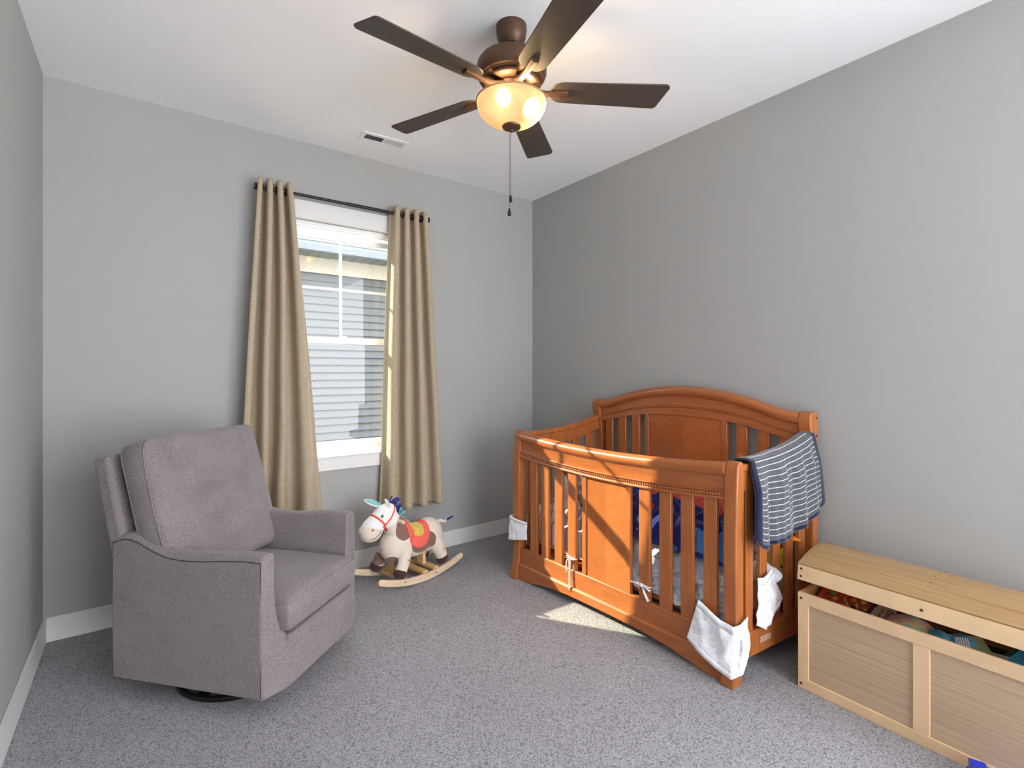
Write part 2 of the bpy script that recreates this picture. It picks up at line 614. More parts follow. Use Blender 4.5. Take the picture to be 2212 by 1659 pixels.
# ------------------------------------------------------------------ curtain rod and curtains
RZ, RY = 2.377, 3.19
rod = thing('curtain_rod', 'thin dark bronze curtain rod above the window', 'curtain rod', (1.067, RY, RZ))
g = G(); g.tube([(-0.545, 0, 0), (0.02, 0, 0)], 0.0095, 14); g.tube([(-0.02, 0, 0), (0.52, 0, 0)], 0.0115, 14)
obj('rod', g, M['rod'], rod, smooth=True, angle=40)
for sx in (-1, 1):
    g = G(); g.tube([(sx * 0.515, 0, 0), (sx * 0.523, 0, 0), (sx * 0.524, 0, 0), (sx * 0.556, 0, 0)], [0.012, 0.012, 0.0185, 0.0185], 18)
    obj('finial', g, M['blackmetal'], rod, smooth=True, angle=40)
    g = G(); g.tube([(sx * 0.49, 0, -0.012), (sx * 0.49, 0.05, -0.012), (sx * 0.49, YB - RY - 0.006, -0.012)], 0.006, 10)
    g.box(sx * 0.49 - 0.012, sx * 0.49 + 0.012, YB - RY - 0.006, YB - RY, -0.05, 0.03)
    obj('bracket', g, M['blackmetal'], rod)


def curtain(name, label, xt, xb, periods, phase, zb, lean=0.0, amp=(0.036, 0.05), seed=0, warp=None):
    root = thing(name, label, 'curtain', ((xt[0] + xt[1]) / 2, RY, zb), group='linen grommet curtains')
    ox, oy, oz = root.location
    zt = RZ + 0.047

    def fn(s, t):                      # t 0 top .. 1 bottom
        z = zt + (zb - zt) * t
        e = t ** 0.9
        sp = s
        if warp: sp = s + warp(s) * e
        x = (xt[0] + (xt[1] - xt[0]) * s) * (1 - e) + (xb[0] + (xb[1] - xb[0]) * sp) * e
        a = amp[0] * (1 - t) + amp[1] * t
        ph = 2 * pi * (periods * s + phase)
        sn = sin(ph)
        sn = math.copysign(abs(sn) ** 0.75, sn)
        wob = noise.noise(Vector((s * 5 + seed, t * 3.0, seed)))
        wob2 = noise.noise(Vector((s * 14 + seed, t * 7.0, seed + 4)))
        y = RY + a * sn + 0.012 * wob * t + 0.004 * wob2 * t - 0.01 * t
        x += 0.010 * (1 - 0.3 * t) * sin(2 * ph) * -0.6 + 0.014 * wob * t
        y = min(y, YB - 0.03)
        return (x - ox, y - oy, z - oz)
    g = G().grid(fn, 150, 90)
    o = obj('cloth', g, M['curtain'], root, smooth=True, solid=0.003)
    for k in range(int(periods * 2) + 2):
        s = (k * 0.5 - phase) / periods
        if 0.03 < s < 0.97:
            x = xt[0] + (xt[1] - xt[0]) * s
            sg = 1 if k % 2 == 0 else -1
            d = Vector(fn(s + 0.01, 0.02)) - Vector(fn(s - 0.01, 0.02)); d.z = 0; d.normalize()
            nrm = Vector((-d.y, d.x, 0))
            q = [Vector((x - ox, 0, RZ - oz)) + (d * cos(a) + Vector((0, 0, 1)) * sin(a)) * 0.021 for a in [2 * pi * i / 24 for i in range(24)]]
            gg = G(); gg.tube(q, 0.0042, 8, closed=True, up=nrm)
            obj('grommet', gg, M['bronze_dark'], root, smooth=True)
    return root


curtain('curtain', 'beige linen curtain panel on the left side of the window, behind the armchair', (0.532, 0.720), (0.42, 0.910), 3.6, 0.65, 0.37, seed=2, amp=(0.046, 0.060),
        warp=lambda s: -0.24 * sin(pi * s) * s)
curtain('curtain', 'beige linen curtain panel on the right side of the window, behind the rocking toy', (1.345, 1.59), (1.27, 1.70), 3.6, 0.25, 0.37, seed=9)

# ------------------------------------------------------------------ ceiling vent
vent = thing('ceiling_vent', 'white slotted air vent in the ceiling above the window', 'vent', (1.195, 2.955, H - 0.001), radians(-2.5))
g = G()
w, d = 0.145, 0.057
g.box(-w, w, -d, -0.033, -0.006, 0); g.box(-w, w, 0.033, d, -0.006, 0)
g.box(-w, -0.118, -0.033, 0.033, -0.006, 0); g.box(0.118, w, -0.033, 0.033, -0.006, 0); g.box(-0.006, 0.006, -0.033, 0.033, -0.006, 0)
obj('frame', g, M['vinyl'], vent, bevel=0.002)
for sx in (-1, 1):
    g = G()
    for i in range(16):
        x = sx * (0.012 + i * 0.0066)
        g.add([(x + 0.0025 * sx, -0.033, -0.006), (x + 0.0025 * sx, 0.033, -0.006), (x - 0.0022 * sx, 0.033, -0.0005), (x - 0.0022 * sx, -0.033, -0.0005)], [(0, 1, 2, 3)])
    obj('louvre', g, M['vinyl'], vent)
obj('duct_shade', G().box(-0.116, 0.116, -0.032, 0.032, -0.0006, 0.0), plain('duct_shade_grey', (80, 80, 82), 0.8), vent)  # thin flat sheet; the shade behind the louvres is its dark colour

# ------------------------------------------------------------------ ceiling fan
FX, FY = 1.228, 1.667
fan = thing('ceiling_fan', 'bronze five-blade ceiling fan with a lit bowl lamp', 'ceiling fan', (FX, FY, H))
fan.scale = (1.024, 1.024, 1.024)
g = G()
g.lathe([(0.0, 0), (0.062, 0), (0.062, -0.022), (0.061, -0.026), (0.060, -0.03), (0.059, -0.045), (0.052, -0.062), (0.040, -0.078), (0.038, -0.080), (0.0, -0.078)], (0, 0, 0), 48, cap=False)
obj('canopy', g, M['bronze'], fan, smooth=True, angle=35)
g = G(); g.lathe([(0.0, -0.078), (0.034, -0.078), (0.036, -0.086), (0.030, -0.092), (0.0, -0.092)], (0, 0, 0), 40, cap=False)
g.tube([(0, 0, -0.08), (0, 0, -0.16)], 0.018, 20)
obj('downrod', g, M['bronze_dark'], fan, smooth=True, angle=35)
hz = lambda z: (1.3116 + (z - 1.3116) * 1.024 - H) / 1.024
g = G()
g.lathe([(0.0, hz(2.574)), (0.05, hz(2.574)), (0.085, hz(2.572)), (0.122, hz(2.565)), (0.131, hz(2.561)), (0.133, hz(2.556)), (0.137, hz(2.552)),
         (0.142, hz(2.535)), (0.142, hz(2.512)), (0.137, hz(2.500)), (0.134, hz(2.497)), (0.131, hz(2.490)), (0.124, hz(2.487)), (0.122, hz(2.484)),
         (0.115, hz(2.481)), (0.0, hz(2.479))], (0, 0, 0), 64, cap=False)
obj('motor_housing', g, M['bronze'], fan, smooth=True, angle=25)
PH0 = -0.544 - 0.02
g = G()
for k in range(5):                     # raised panels between the blade arms
    a0 = PH0 + (k + 0.5) * 2 * pi / 5
    def pan(u, t, a0=a0):
        a = a0 + (u - 0.5) * 0.92
        r = 0.068 + 0.048 * t
        return (r * cos(a), r * sin(a), hz(2.474) - 0.003 * (1 - t))
    g.grid(pan, 14, 3)
obj('trim_panel', g, M['bronze'], fan, smooth=True, solid=0.010)
g = G()
g.lathe([(0.0, hz(2.478)), (0.066, hz(2.478)), (0.064, hz(2.462)), (0.055, hz(2.452)), (0.050, hz(2.446)), (0.058, hz(2.440)), (0.060, hz(2.434)), (0.057, hz(2.425)), (0.0, hz(2.424))], (0, 0, 0), 48, cap=False)
obj('switch_housing', g, M['bronze'], fan, smooth=True, angle=30)

ZB = 2.447


def blade_geo():
    g = G()
    # outline: x radial, y width
    R0, R1 = 0.160, 0.640
    pts = []
    wr, wt = 0.056, 0.068
    n = 8
    def w(x): return wr + (wt - wr) * (x - R0) / (R1 - R0)
    for i in range(n + 1):             # root corner (rounded)
        a = pi + (pi / 2) * i / n
        pts.append((R0 + 0.055 + 0.055 * cos(a), -w(R0) + 0.045 + 0.045 * sin(a)))
    for i in range(n + 1):
        a = -pi / 2 + (pi / 2) * i / n
        pts.append((R1 - 0.022 + 0.022 * cos(a), -wt + 0.022 + 0.022 * sin(a)))
    for i in range(n + 1):
        a = (pi / 2) * i / n
        pts.append((R1 - 0.02 - 0.022 + 0.022 * cos(a), wt - 0.022 + 0.022 * sin(a)))
    for i in range(n + 1):
        a = pi / 2 + (pi / 2) * i / n
        pts.append((R0 + 0.055 + 0.055 * cos(a), w(R0) - 0.045 + 0.045 * sin(a)))
    g.prism(pts, -0.003, 0.003, 'z')
    return g


def iron_geo():
    g = G()
    prof = []
    for i in range(15):
        t = i / 14
        x = 0.050 + 0.180 * t
        z = 0.016 - 0.030 * math.sin(min(1, t * 1.6) * pi / 2) + 0.0 * t
        z = interp([(0, 0.010), (0.25, -0.006), (0.5, -0.012), (0.75, -0.0115), (1, -0.0115)], t)
        hw = interp([(0, 0.022), (0.3, 0.011), (0.6, 0.013), (0.9, 0.0175), (1, 0.017)], t)
        prof.append((x, z, hw))
    vs = []; fs = []
    for x, z, hw in prof:
        vs += [(x, -hw, z + 0.003), (x, -hw * 0.82, z - 0.002), (x, 0, z - 0.006), (x, hw * 0.82, z - 0.002), (x, hw, z + 0.003), (x, hw, z + 0.009), (x, -hw, z + 0.009)]
    k = 7
    for i in range(len(prof) - 1):
        for j in range(k):
            fs.append((i * k + j, (i + 1) * k + j, (i + 1) * k + (j + 1) % k, i * k + (j + 1) % k))
    fs.append(tuple(range(k))); fs.append(tuple((len(prof) - 1) * k + j for j in range(k))[::-1])
    g.add(vs, fs)
    return g


bp = None
for k in range(5):
    a = PH0 + k * 2 * pi / 5
    mat = Matrix.Translation((0, 0, hz(ZB))) @ Matrix.Rotation(a, 4, 'Z')
    pitch = Matrix.Rotation(radians(-11), 4, 'X')
    if bp is None:
        bp = obj('blade', blade_geo(), M['blade'], fan, bevel=0.0015, seg=1)
        ip = obj('blade_arm', iron_geo(), M['bronze'], fan, smooth=True, angle=30)
        b_, i_ = bp, ip
    else:
        b_ = bp.copy(); C.objects.link(b_)
        i_ = ip.copy(); C.objects.link(i_)
    b_.matrix_basis = mat @ pitch
    i_.matrix_basis = mat @ pitch

# light kit
rimz, botz = 2.402, 2.305
prof = []
for i in range(22):
    a = (pi / 2) * i / 21
    prof.append((0.141 * cos(a) ** 0.85 if i < 21 else 0.0, hz(rimz) - (rimz - botz) * sin(a)))
bowl = MB('amber_marble_glass')
for nd in list(bowl.t.nodes):
    if nd != bowl.out: bowl.t.nodes.remove(nd)
v = bowl.coord()
nf = bowl.noise(v, 9, 4, 0.6, 1.5)
colr = bowl.ramp(nf, [(0.3, (0.115, 0.080, 0.050, 1)), (0.7, (0.135, 0.104, 0.076, 1))])
tl = bowl.n('ShaderNodeBsdfTranslucent'); bowl.l(colr, tl.inputs['Color'])
df = bowl.n('ShaderNodeBsdfDiffuse'); df.inputs['Color'].default_value = (0.62, 0.50, 0.34, 1)
rf = bowl.n('ShaderNodeBsdfRefraction'); rf.inputs['IOR'].default_value = 1.12; rf.inputs['Roughness'].default_value = 0.85
rf.inputs['Color'].default_value = (0.9, 0.75, 0.55, 1)
m1 = bowl.n('ShaderNodeMixShader'); m1.inputs[0].default_value = 0.35
bowl.l(tl.outputs[0], m1.inputs[1]); bowl.l(df.outputs[0], m1.inputs[2])
m2 = bowl.n('ShaderNodeMixShader'); m2.inputs[0].default_value = 0.25
bowl.l(m1.outputs[0], m2.inputs[1]); bowl.l(rf.outputs[0], m2.inputs[2])
em = bowl.n('ShaderNodeEmission'); bowl.l(colr, em.inputs['Color']); em.inputs['Strength'].default_value = 0.12
ad = bowl.n('ShaderNodeAddShader'); bowl.l(m2.outputs[0], ad.inputs[0]); bowl.l(em.outputs[0], ad.inputs[1])
bowl.l(ad.outputs[0], bowl.out.inputs['Surface'])
g = G(); g.lathe(prof, (0, 0, 0), 64, cap=False)
g.tube([(0.141 * cos(a), 0.141 * sin(a), hz(rimz)) for a in [2 * pi * i / 64 for i in range(64)]], 0.0035, 8, closed=True)
obj('glass_bowl', g, bowl.m, fan, smooth=True)
g = G(); g.lathe([(0.0, hz(2.311)), (0.030, hz(2.309)), (0.038, hz(2.302)), (0.036, hz(2.296)), (0.02, hz(2.290)), (0.008, hz(2.286)), (0.007, hz(2.280)), (0.0, hz(2.278))], (0, 0, 0), 32, cap=False)
obj('finial', g, M['bronze'], fan, smooth=True, angle=40)
bulbm = MB('warm_bulb'); bulbm.p.inputs['Emission Color'].default_value = (1.0, 0.72, 0.38, 1); bulbm.p.inputs['Emission Strength'].default_value = 170
bulbm.set((1, 0.9, 0.7, 1), 0.4)
for (rr, ff) in ((-0.030, -0.052), (0.076, 0.022)):
    bx, by = rr * 0.8045 + ff * 0.594, -rr * 0.594 + ff * 0.8045
    g = G(); g.ball((bx, by, hz(2.392)), (0.020, 0.020, 0.023), 16, 10)
    obj('bulb', g, bulbm.m, fan, smooth=True)
for (dx, dy, z1, z2) in ((-0.012, -0.002, 2.28, 1.968), (0.004, 0.012, 2.30, 2.03)):
    g = G()
    n = int((z1 - z2) / 0.0042)
    for i in range(n):
        zz_ = hz(z1 - i * 0.0042)
        g.ball((dx, dy, zz_), 0.0016, 6, 4)
    ch = obj('pull_chain', g, M['bronze'], fan, smooth=True)
    g = G(); g.lathe([(0.0, hz(z2)), (0.003, hz(z2) - 0.001), (0.005, hz(z2) - 0.010), (0.0075, hz(z2) - 0.020), (0.0065, hz(z2) - 0.030), (0.0, hz(z2) - 0.033)], (dx, dy, 0), 16, cap=False)
    obj('fob', g, M['blackmetal'], ch, smooth=True)

# ------------------------------------------------------------------ armchair (swivel glider)
chair = thing('swivel_armchair', 'grey heathered fabric swivel armchair with plump back cushion, in front of the left curtain', 'armchair', (0.369, 2.497, 0), radians(-138.9))
AX = 0.325
armtop = [(-0.345, 0.640), (-0.31, 0.660), (-0.26, 0.668), (-0.21, 0.655), (-0.15, 0.628), (-0.08, 0.607), (0.0, 0.602), (0.08, 0.606), (0.18, 0.616), (0.27, 0.622), (0.335, 0.620)]
for sx in (1, -1):
    g = G()
    ny, nz, nx = 40, 22, 4
    def asurf(y, zt):
        return smooth_interp(armtop, y, 0.025)
    # lofted box: loop over y, cross-section (x,z)
    rings = []
    for i in range(ny + 1):
        y = -0.345 + 0.69 * i / ny
        zt = smooth_interp(armtop, y, 0.02)
        ring = []
        for q in range(13):
            z = 0.09 + (zt - 0.012 - 0.09) * q / 12
            bul = 0.004 * sin(pi * q / 12)
            ring.append((AX + bul, z))
        ring.append((AX - 0.006, zt - 0.002)); ring.append((AX - 0.020, zt + 0.002)); ring.append((AX - 0.036, zt + 0.003)); ring.append((AX - 0.052, zt + 0.002)); ring.append((AX - 0.064, zt - 0.004))
        for q in range(13):
            z = zt - 0.012 - (zt - 0.012 - 0.09) * q / 12
            inner = interp([(0.09, 0.100), (0.28, 0.098), (0.36, 0.082), (0.50, 0.070), (0.7, 0.068)], z)
            ring.append((AX - inner, z))
        rings.append([(sx * x, y, z) for x, z in ring])
    k = len(rings[0])
    def flare(p):
        x, y, z = p
        inn = min(1, max(0, (AX - abs(x)) / 0.07))
        t = min(1, max(0, (0.37 - z) / 0.10)); t = t * t * (3 - 2 * t)
        w = max(0, (y - 0.1) / 0.245)
        return (x, y + 0.043 * t * inn * w, z)
    vs = [flare(p) for r in rings for p in r]
    fs = []
    for i in range(ny):
        for j in range(k):
            fs.append((i * k + j, (i + 1) * k + j, (i + 1) * k + (j + 1) % k, i * k + (j + 1) % k))
    fs.append(tuple(range(k))); fs.append(tuple(ny * k + j for j in range(k)))
    g.add(vs, fs)
    a_ = obj('arm', g, M['chair'], chair, smooth=True, angle=50, bevel=0.010, seg=3)
    # top seam
    g = G()
    g.tube([(sx * (AX + 0.001), -0.34 + 0.68 * i / 40, smooth_interp(armtop, -0.34 + 0.68 * i / 40, 0.02) - 0.020) for i in range(41)], 0.0016, 6)
    g.tube([(sx * (AX + 0.001), 0.338, 0.60 - 0.5 * i / 10) for i in range(11)], 0.0014, 6)
    obj('seam', g, M['seam'], a_)

g = G(); g.box(-0.232, 0.232, -0.30, 0.388, 0.09, 0.292)
base = obj('front_panel', g, M['chair'], chair, bevel=0.012, seg=3)


def cushion(name, w, d, h, mat, parent, mtx, puff=0.5, dents=(), seed=0, wr=0.0, res=44, square=6.0):
    """boxy cushion: w x d footprint, h thick, crowned; local z = thickness"""
    g = G()
    def se(a, n):
        c, s_ = cos(a), sin(a)
        return (math.copysign(abs(c) ** (2 / n), c), math.copysign(abs(s_) ** (2 / n), s_))
    def side(u, v, top):
        x = (u * 2 - 1); y = (v * 2 - 1)
        # square -> rounded square
        m = max(abs(x), abs(y))
        if m > 0:
            a = math.atan2(y, x)
            c, s_ = se(a, square)
            x2, y2 = c * m, s_ * m
        else:
            x2 = y2 = 0
        edge = 1 - m ** 5
        crown = (1 - x2 * x2) * (1 - y2 * y2)
        z = h / 2 * (1 - puff * 0.55) + h / 2 * puff * crown ** 0.5 * 0.9
        z -= 0.016 * (m ** 14)
        px, py = x2 * w / 2, y2 * d / 2
        if top:
            for (dx, dy, r, dep) in dents:
                z -= dep * math.exp(-(((px - dx) ** 2) / (r[0] ** 2) + ((py - dy) ** 2) / (r[1] ** 2)))
            z += wr * noise.noise(Vector((px * 7 + seed, py * 7, seed))) * 0.5
            # gathers along the far edge
            if wr:
                gy = max(0, (py / d) * 2 - 0.45) * 2
                z += wr * 0.8 * gy * noise.noise(Vector((px * 34 + seed, py * 5, 3))) * edge
        return (px, py, z if top else -z)
    n = res
    g.grid(lambda u, v: side(u, v, True), n, n)
    g.grid(lambda u, v: side(u, v, False), n, n)
    # side band
    per = []
    for i in range(n): per.append((i / n, 0))
    for i in range(n): per.append((1, i / n))
    for i in range(n): per.append((1 - i / n, 1))
    for i in range(n): per.append((0, 1 - i / n))
    vs = []; fs = []; L_ = len(per); K = 5
    for q in range(K + 1):
        t = q / K
        for (u, v) in per:
            a = side(u, v, True); b = side(u, v, False)
            bulge = 1 + 0.022 * sin(pi * t)
            vs.append((a[0] * bulge, a[1] * bulge, a[2] * (1 - t) + b[2] * t))
    for q in range(K):
        for i in range(L_):
            fs.append((q * L_ + i, q * L_ + (i + 1) % L_, (q + 1) * L_ + (i + 1) % L_, (q + 1) * L_ + i))
    g.add(vs, fs)
    o = obj(name, g, mat, parent, smooth=True, local=mtx, weld=True)
    # piping seams round the top and bottom edge
    for top in (True, False):
        gg = G()
        path = []
        for (u, v) in per:
            a = side(u, v, top)
            path.append((a[0] * 1.002, a[1] * 1.002, a[2]))
        gg.tube(path, 0.0022, 6, closed=True)
        obj('piping', gg, M['seam'] if False else mat, o, smooth=True)
    return o


cushion('seat_cushion', 0.480, 0.64, 0.150, M['chair'], chair, Matrix.Translation((0, 0.074, 0.368)), 0.22, seed=3, square=30)
slabm = Matrix.Translation((0, -0.325, 0.62)) @ Matrix.Rotation(radians(14), 4, 'X')
g = G(); g.box(-0.322, 0.322, -0.045, 0.035, -0.40, 0.355)
obj('backrest', g, M['chair'], chair, bevel=0.02, seg=3, local=slabm)
bm_ = Matrix.Translation((0, -0.205, 0.735)) @ Matrix.Rotation(radians(15.5), 4, 'X') @ Matrix.Rotation(pi / 2, 4, 'X') @ Matrix.Rotation(pi, 4, 'Y')
cushion('back_cushion', 0.615, 0.60, 0.185, M['chair'], chair, bm_, 0.5,
        dents=((-0.10, 0.02, (0.11, 0.026), 0.036), (-0.04, -0.12, (0.045, 0.035), 0.026), (0.02, -0.02, (0.20, 0.09), 0.012)), seed=11, wr=0.06, res=90, square=11)
g = G()
ringp = [(0.255 * cos(a), 0.255 * sin(a), 0.012) for a in [2 * pi * i / 64 for i in range(64)]]
g.tube(ringp, 0.012, 10, closed=True)
for a in (0.6, 0.6 + pi / 2):
    g.box(-0.25, 0.25, -0.02, 0.02, 0.012, 0.02) if a == 0.6 else g.box(-0.02, 0.02, -0.25, 0.25, 0.012, 0.02)
g.tube([(0, 0, 0.012), (0, 0, 0.095)], 0.05, 24)
obj('swivel_base', g, M['blackmetal'], chair, smooth=True, angle=40)

# ------------------------------------------------------------------ crib
CW, CD = 1.438, 0.665
CF = Vector((1.97, 1.076, 0))
CU = Vector((-sin(0.047), cos(0.047), 0))


def CR(x, y, z):
    """crib coordinates: x from its far end to its near end, y from the front rail to the headboard"""
    p = CF + CU * (CW - x)
    q = Vector((2.610, 2.463 - (x + 0.05) * 0.9664, 0))
    t = y / CD
    r = p * (1 - t) + q * t
    r.z = z
    return r


c0 = CR(0.70, 0.33, 0)
crib = thing('crib', 'reddish-brown wooden baby crib with arched headboard against the right wall', 'crib', tuple(c0))


def cobj(name, g, mat, parent=crib, **kw):
    g.map(lambda x, y, z: CR(x, y, z) - c0)
    return obj(name, g, mat, parent, **kw)


def refine_box(g, x0, x1, y0, y1, z0, z1, nx=1):
    for i in range(nx):
        g.box(x0 + (x1 - x0) * i / nx, x0 + (x1 - x0) * (i + 1) / nx, y0, y1, z0, z1)


def sag(x):                 # dip of the front top rail
    t = (x + 0.05) / 1.46 * 2 - 1
    return -0.040 * (1 - t * t)


def strip(g, x0, x1, prof, zf, n=40, mi=None):
    """sweep a (y,z) profile along x with z offset zf(x)"""
    k = len(prof); vs = []; fs = []
    for i in range(n + 1):
        x = x0 + (x1 - x0) * i / n
        dz = zf(x)
        vs += [(x, y, z + (dz if not callable(dz) else 0)) for y, z in prof]
    for i in range(n):
        for j in range(k):
            fs.append((i * k + j, (i + 1) * k + j, (i + 1) * k + (j + 1) % k, i * k + (j + 1) % k))
    fs.append(tuple(range(k))); fs.append(tuple(n * k + j for j in range(k))[::-1])
    g.add(vs, fs, mi)


# posts, front: sleigh-shaped side profile
def post_prof(zt, flare):
    f = [(0.0, -0.030 * flare), (0.04, -0.024 * flare), (0.10, -0.010 * flare), (0.17, 0.0), (0.35, -0.004), (0.6, -0.006), (0.8, 0.0), (zt - 0.03, 0.006), (zt - 0.012, 0.012), (zt, 0.024)]
    b = [(zt, 0.040), (zt - 0.012, 0.050), (zt - 0.03, 0.056), (0.8, 0.054), (0.5, 0.050), (0.17, 0.050), (0.08, 0.042), (0.0, 0.034)]
    return [(y, z) for z, y in f] + [(y, z) for z, y in b]


for (xa, xb) in ((-0.045, 0.012), (1.353, 1.41)):
    g = G(); g.prism(post_prof(0.932, 1), xa, xb, 'x')
    cobj('front_post', g, M['crib'], bevel=0.006, seg=3)
for (xa, xb) in ((-0.05, 0.012), (1.352, 1.412)):
    g = G()
    pr_ = [(0.600, 0.0), (0.604, 0.1), (0.610, 0.3), (0.612, 0.8), (0.604, 0.95), (0.594, 1.0), (0.584, 1.06), (0.584, 1.09), (0.594, 1.108), (0.612, 1.116), (0.640, 1.116), (0.655, 1.105), (0.660, 1.08), (0.660, 0.0)]
    g.prism(pr_, xa, xb, 'x')
    cobj('back_post', g, M['crib'], bevel=0.006, seg=3)

# front top rail: roll + board + ledge
def arc(cy, cz, r, a0, a1, n):
    return [(cy + r * cos(radians(a0 + (a1 - a0) * i / n)), cz + r * sin(radians(a0 + (a1 - a0) * i / n))) for i in range(n + 1)]


g = G()
prof_ = arc(0.022, 0.903, 0.030, -60, 240, 20) + [(0.012, 0.868), (0.012, 0.812), (0.034, 0.812), (0.034, 0.868)]
strip(g, 0.012, 1.353, prof_, sag, 48)
cobj('front_top_rail', g, M['crib_h'], smooth=True, angle=40)
g = G()
strip(g, 0.012, 1.353, [(0.000, 0.776), (0.000, 0.784), (0.008, 0.788), (0.008, 0.803), (0.002, 0.806), (0.000, 0.812), (0.036, 0.812), (0.036, 0.776)], sag, 48)
rl = cobj('bead_moulding', g, M['crib_h'], bevel=0.001, seg=1)
g = G()
n = 96
for i in range(n):
    x = 0.022 + (1.343 - 0.022) * i / (n - 1)
    g.ball((x, 0.0075, 0.7955 + sag(x)), (0.0052, 0.0065, 0.0068), 8, 6)
g.map(lambda x, y, z: CR(x, y, z) - c0)
tag(obj('bead', g, M['crib_h'], rl, smooth=True), kind='stuff')

# front slats and panel
slx = [0.128, 0.2325, 0.3465, 0.4545, 0.9415, 1.0575, 1.1705, 1.283]
for x in slx:
    zt = 0.79 + sag(x)
    g = G(); g.box(x - 0.031, x + 0.031, 0.012, 0.030, 0.185, zt)
    cobj('slat', g, M['crib'], bevel=0.003)
g = G()
strip(g, 0.566, 0.822, [(0.018, 0.185), (0.028, 0.185), (0.028, 0.186), (0.018, 0.186)], lambda x: 0, 1)
g = G()
def front_panel(x0, x1, y0, y1, zb, ztf, n=16):
    gg = G(); vs = []; fs = []
    for i in range(n + 1):
        x = x0 + (x1 - x0) * i / n
        vs += [(x, y0, zb), (x, y0, ztf(x)), (x, y1, ztf(x)), (x, y1, zb)]
    for i in range(n):
        for j in range(4):
            fs.append((i * 4 + j, (i + 1) * 4 + j, (i + 1) * 4 + (j + 1) % 4, i * 4 + (j + 1) % 4))
    fs.append((0, 1, 2, 3)); fs.append((n * 4, n * 4 + 3, n * 4 + 2, n * 4 + 1))
    return gg.add(vs, fs)


# chevron veneer for the two flat panels
def veneer(name, xm):
    b = MB(name)
    tc = b.n('ShaderNodeTexCoord'); sp = b.n('ShaderNodeSeparateXYZ'); b.l(tc.outputs['Object'], sp.inputs[0])
    sb = b.n('ShaderNodeMath', operation='SUBTRACT'); b.l(sp.outputs[1], sb.inputs[0]); sb.inputs[1].default_value = xm
    ab = b.n('ShaderNodeMath', operation='ABSOLUTE'); b.l(sb.outputs[0], ab.inputs[0])
    a1 = b.n('ShaderNodeMath', operation='SUBTRACT'); b.l(sp.outputs[2], a1.inputs[0]); b.l(ab.outputs[0], a1.inputs[1])
    a2 = b.n('ShaderNodeMath', operation='ADD'); b.l(sp.outputs[2], a2.inputs[0]); b.l(ab.outputs[0], a2.inputs[1])
    cb = b.n('ShaderNodeCombineXYZ')
    m1 = b.n('ShaderNodeMath', operation='MULTIPLY'); b.l(a1.outputs[0], m1.inputs[0]); m1.inputs[1].default_value = 150
    m2 = b.n('ShaderNodeMath', operation='MULTIPLY'); b.l(a2.outputs[0], m2.inputs[0]); m2.inputs[1].default_value = 7
    sg = b.n('ShaderNodeMath', operation='SIGN'); b.l(sb.outputs[0], sg.inputs[0])
    b.l(m1.outputs[0], cb.inputs[0]); b.l(m2.outputs[0], cb.inputs[1]); b.l(sg.outputs[0], cb.inputs[2])
    f = b.noise(cb.outputs[0], 1.0, 4, 0.6)
    col = b.ramp(f, [(0.3, lin((156, 88, 44))), (0.5, lin((171, 100, 52))), (0.72, lin((185, 113, 61)))])
    # matched leaves differ slightly in tone
    st = b.n('ShaderNodeMath', operation='GREATER_THAN'); b.l(sb.outputs[0], st.inputs[0]); st.inputs[1].default_value = 0
    mu = b.n('ShaderNodeMath', operation='MULTIPLY'); b.l(st.outputs[0], mu.inputs[0]); mu.inputs[1].default_value = 0.25
    col = b.mix(mu.outputs[0], col, lin((132, 66, 32)))
    b.set(col, 0.3, 0, 0.4, 0.3)
    return b.m


vx = CR(0.694, 0.02, 0) - c0
ven1 = veneer('chevron_veneer_front', vx.y)
vx2 = CR(0.678, 0.62, 0) - c0
ven2 = veneer('chevron_veneer_head', vx2.y)
ptop = lambda x: 0.790 + sag(x)
fp = cobj('front_panel', front_panel(0.560, 0.828, 0.018, 0.028, 0.185, ptop), ven1)
for (xa, xb) in ((0.532, 0.560), (0.828, 0.858)):
    cobj('panel_stile', front_panel(xa, xb, 0.012, 0.030, 0.185, ptop, 2), M['crib'], bevel=0.002)
g = G(); g.box(0.012, 1.353, 0.006, 0.036, 0.098, 0.195)
cobj('front_bottom_rail', g, M['crib_h'], bevel=0.004)
g = G()
def arch_low(x):
    t = abs((x - 0.683) / 0.67)
    return interp([(0, 0.052), (0.35, 0.050), (0.6, 0.038), (0.8, 0.014), (0.9, 0.002), (1.0, 0.0)], t) if t < 1 else 0
n = 40; vs = []; fs = []
for i in range(n + 1):
    x = 0.012 + 1.341 * i / n
    zl = smooth_interp([(-1, 0)] + [], x, 0) if False else arch_low(x)
    vs += [(x, -0.006, zl), (x, -0.006, 0.092), (x, 0.000, 0.102), (x, 0.03, 0.102), (x, 0.03, zl)]
for i in range(n):
    for j in range(5):
        fs.append((i * 5 + j, (i + 1) * 5 + j, (i + 1) * 5 + (j + 1) % 5, i * 5 + (j + 1) % 5))
fs.append(tuple(range(5))); fs.append(tuple(n * 5 + j for j in range(5)))
g.add(vs, fs)
cobj('front_apron', g, M['crib_h'])

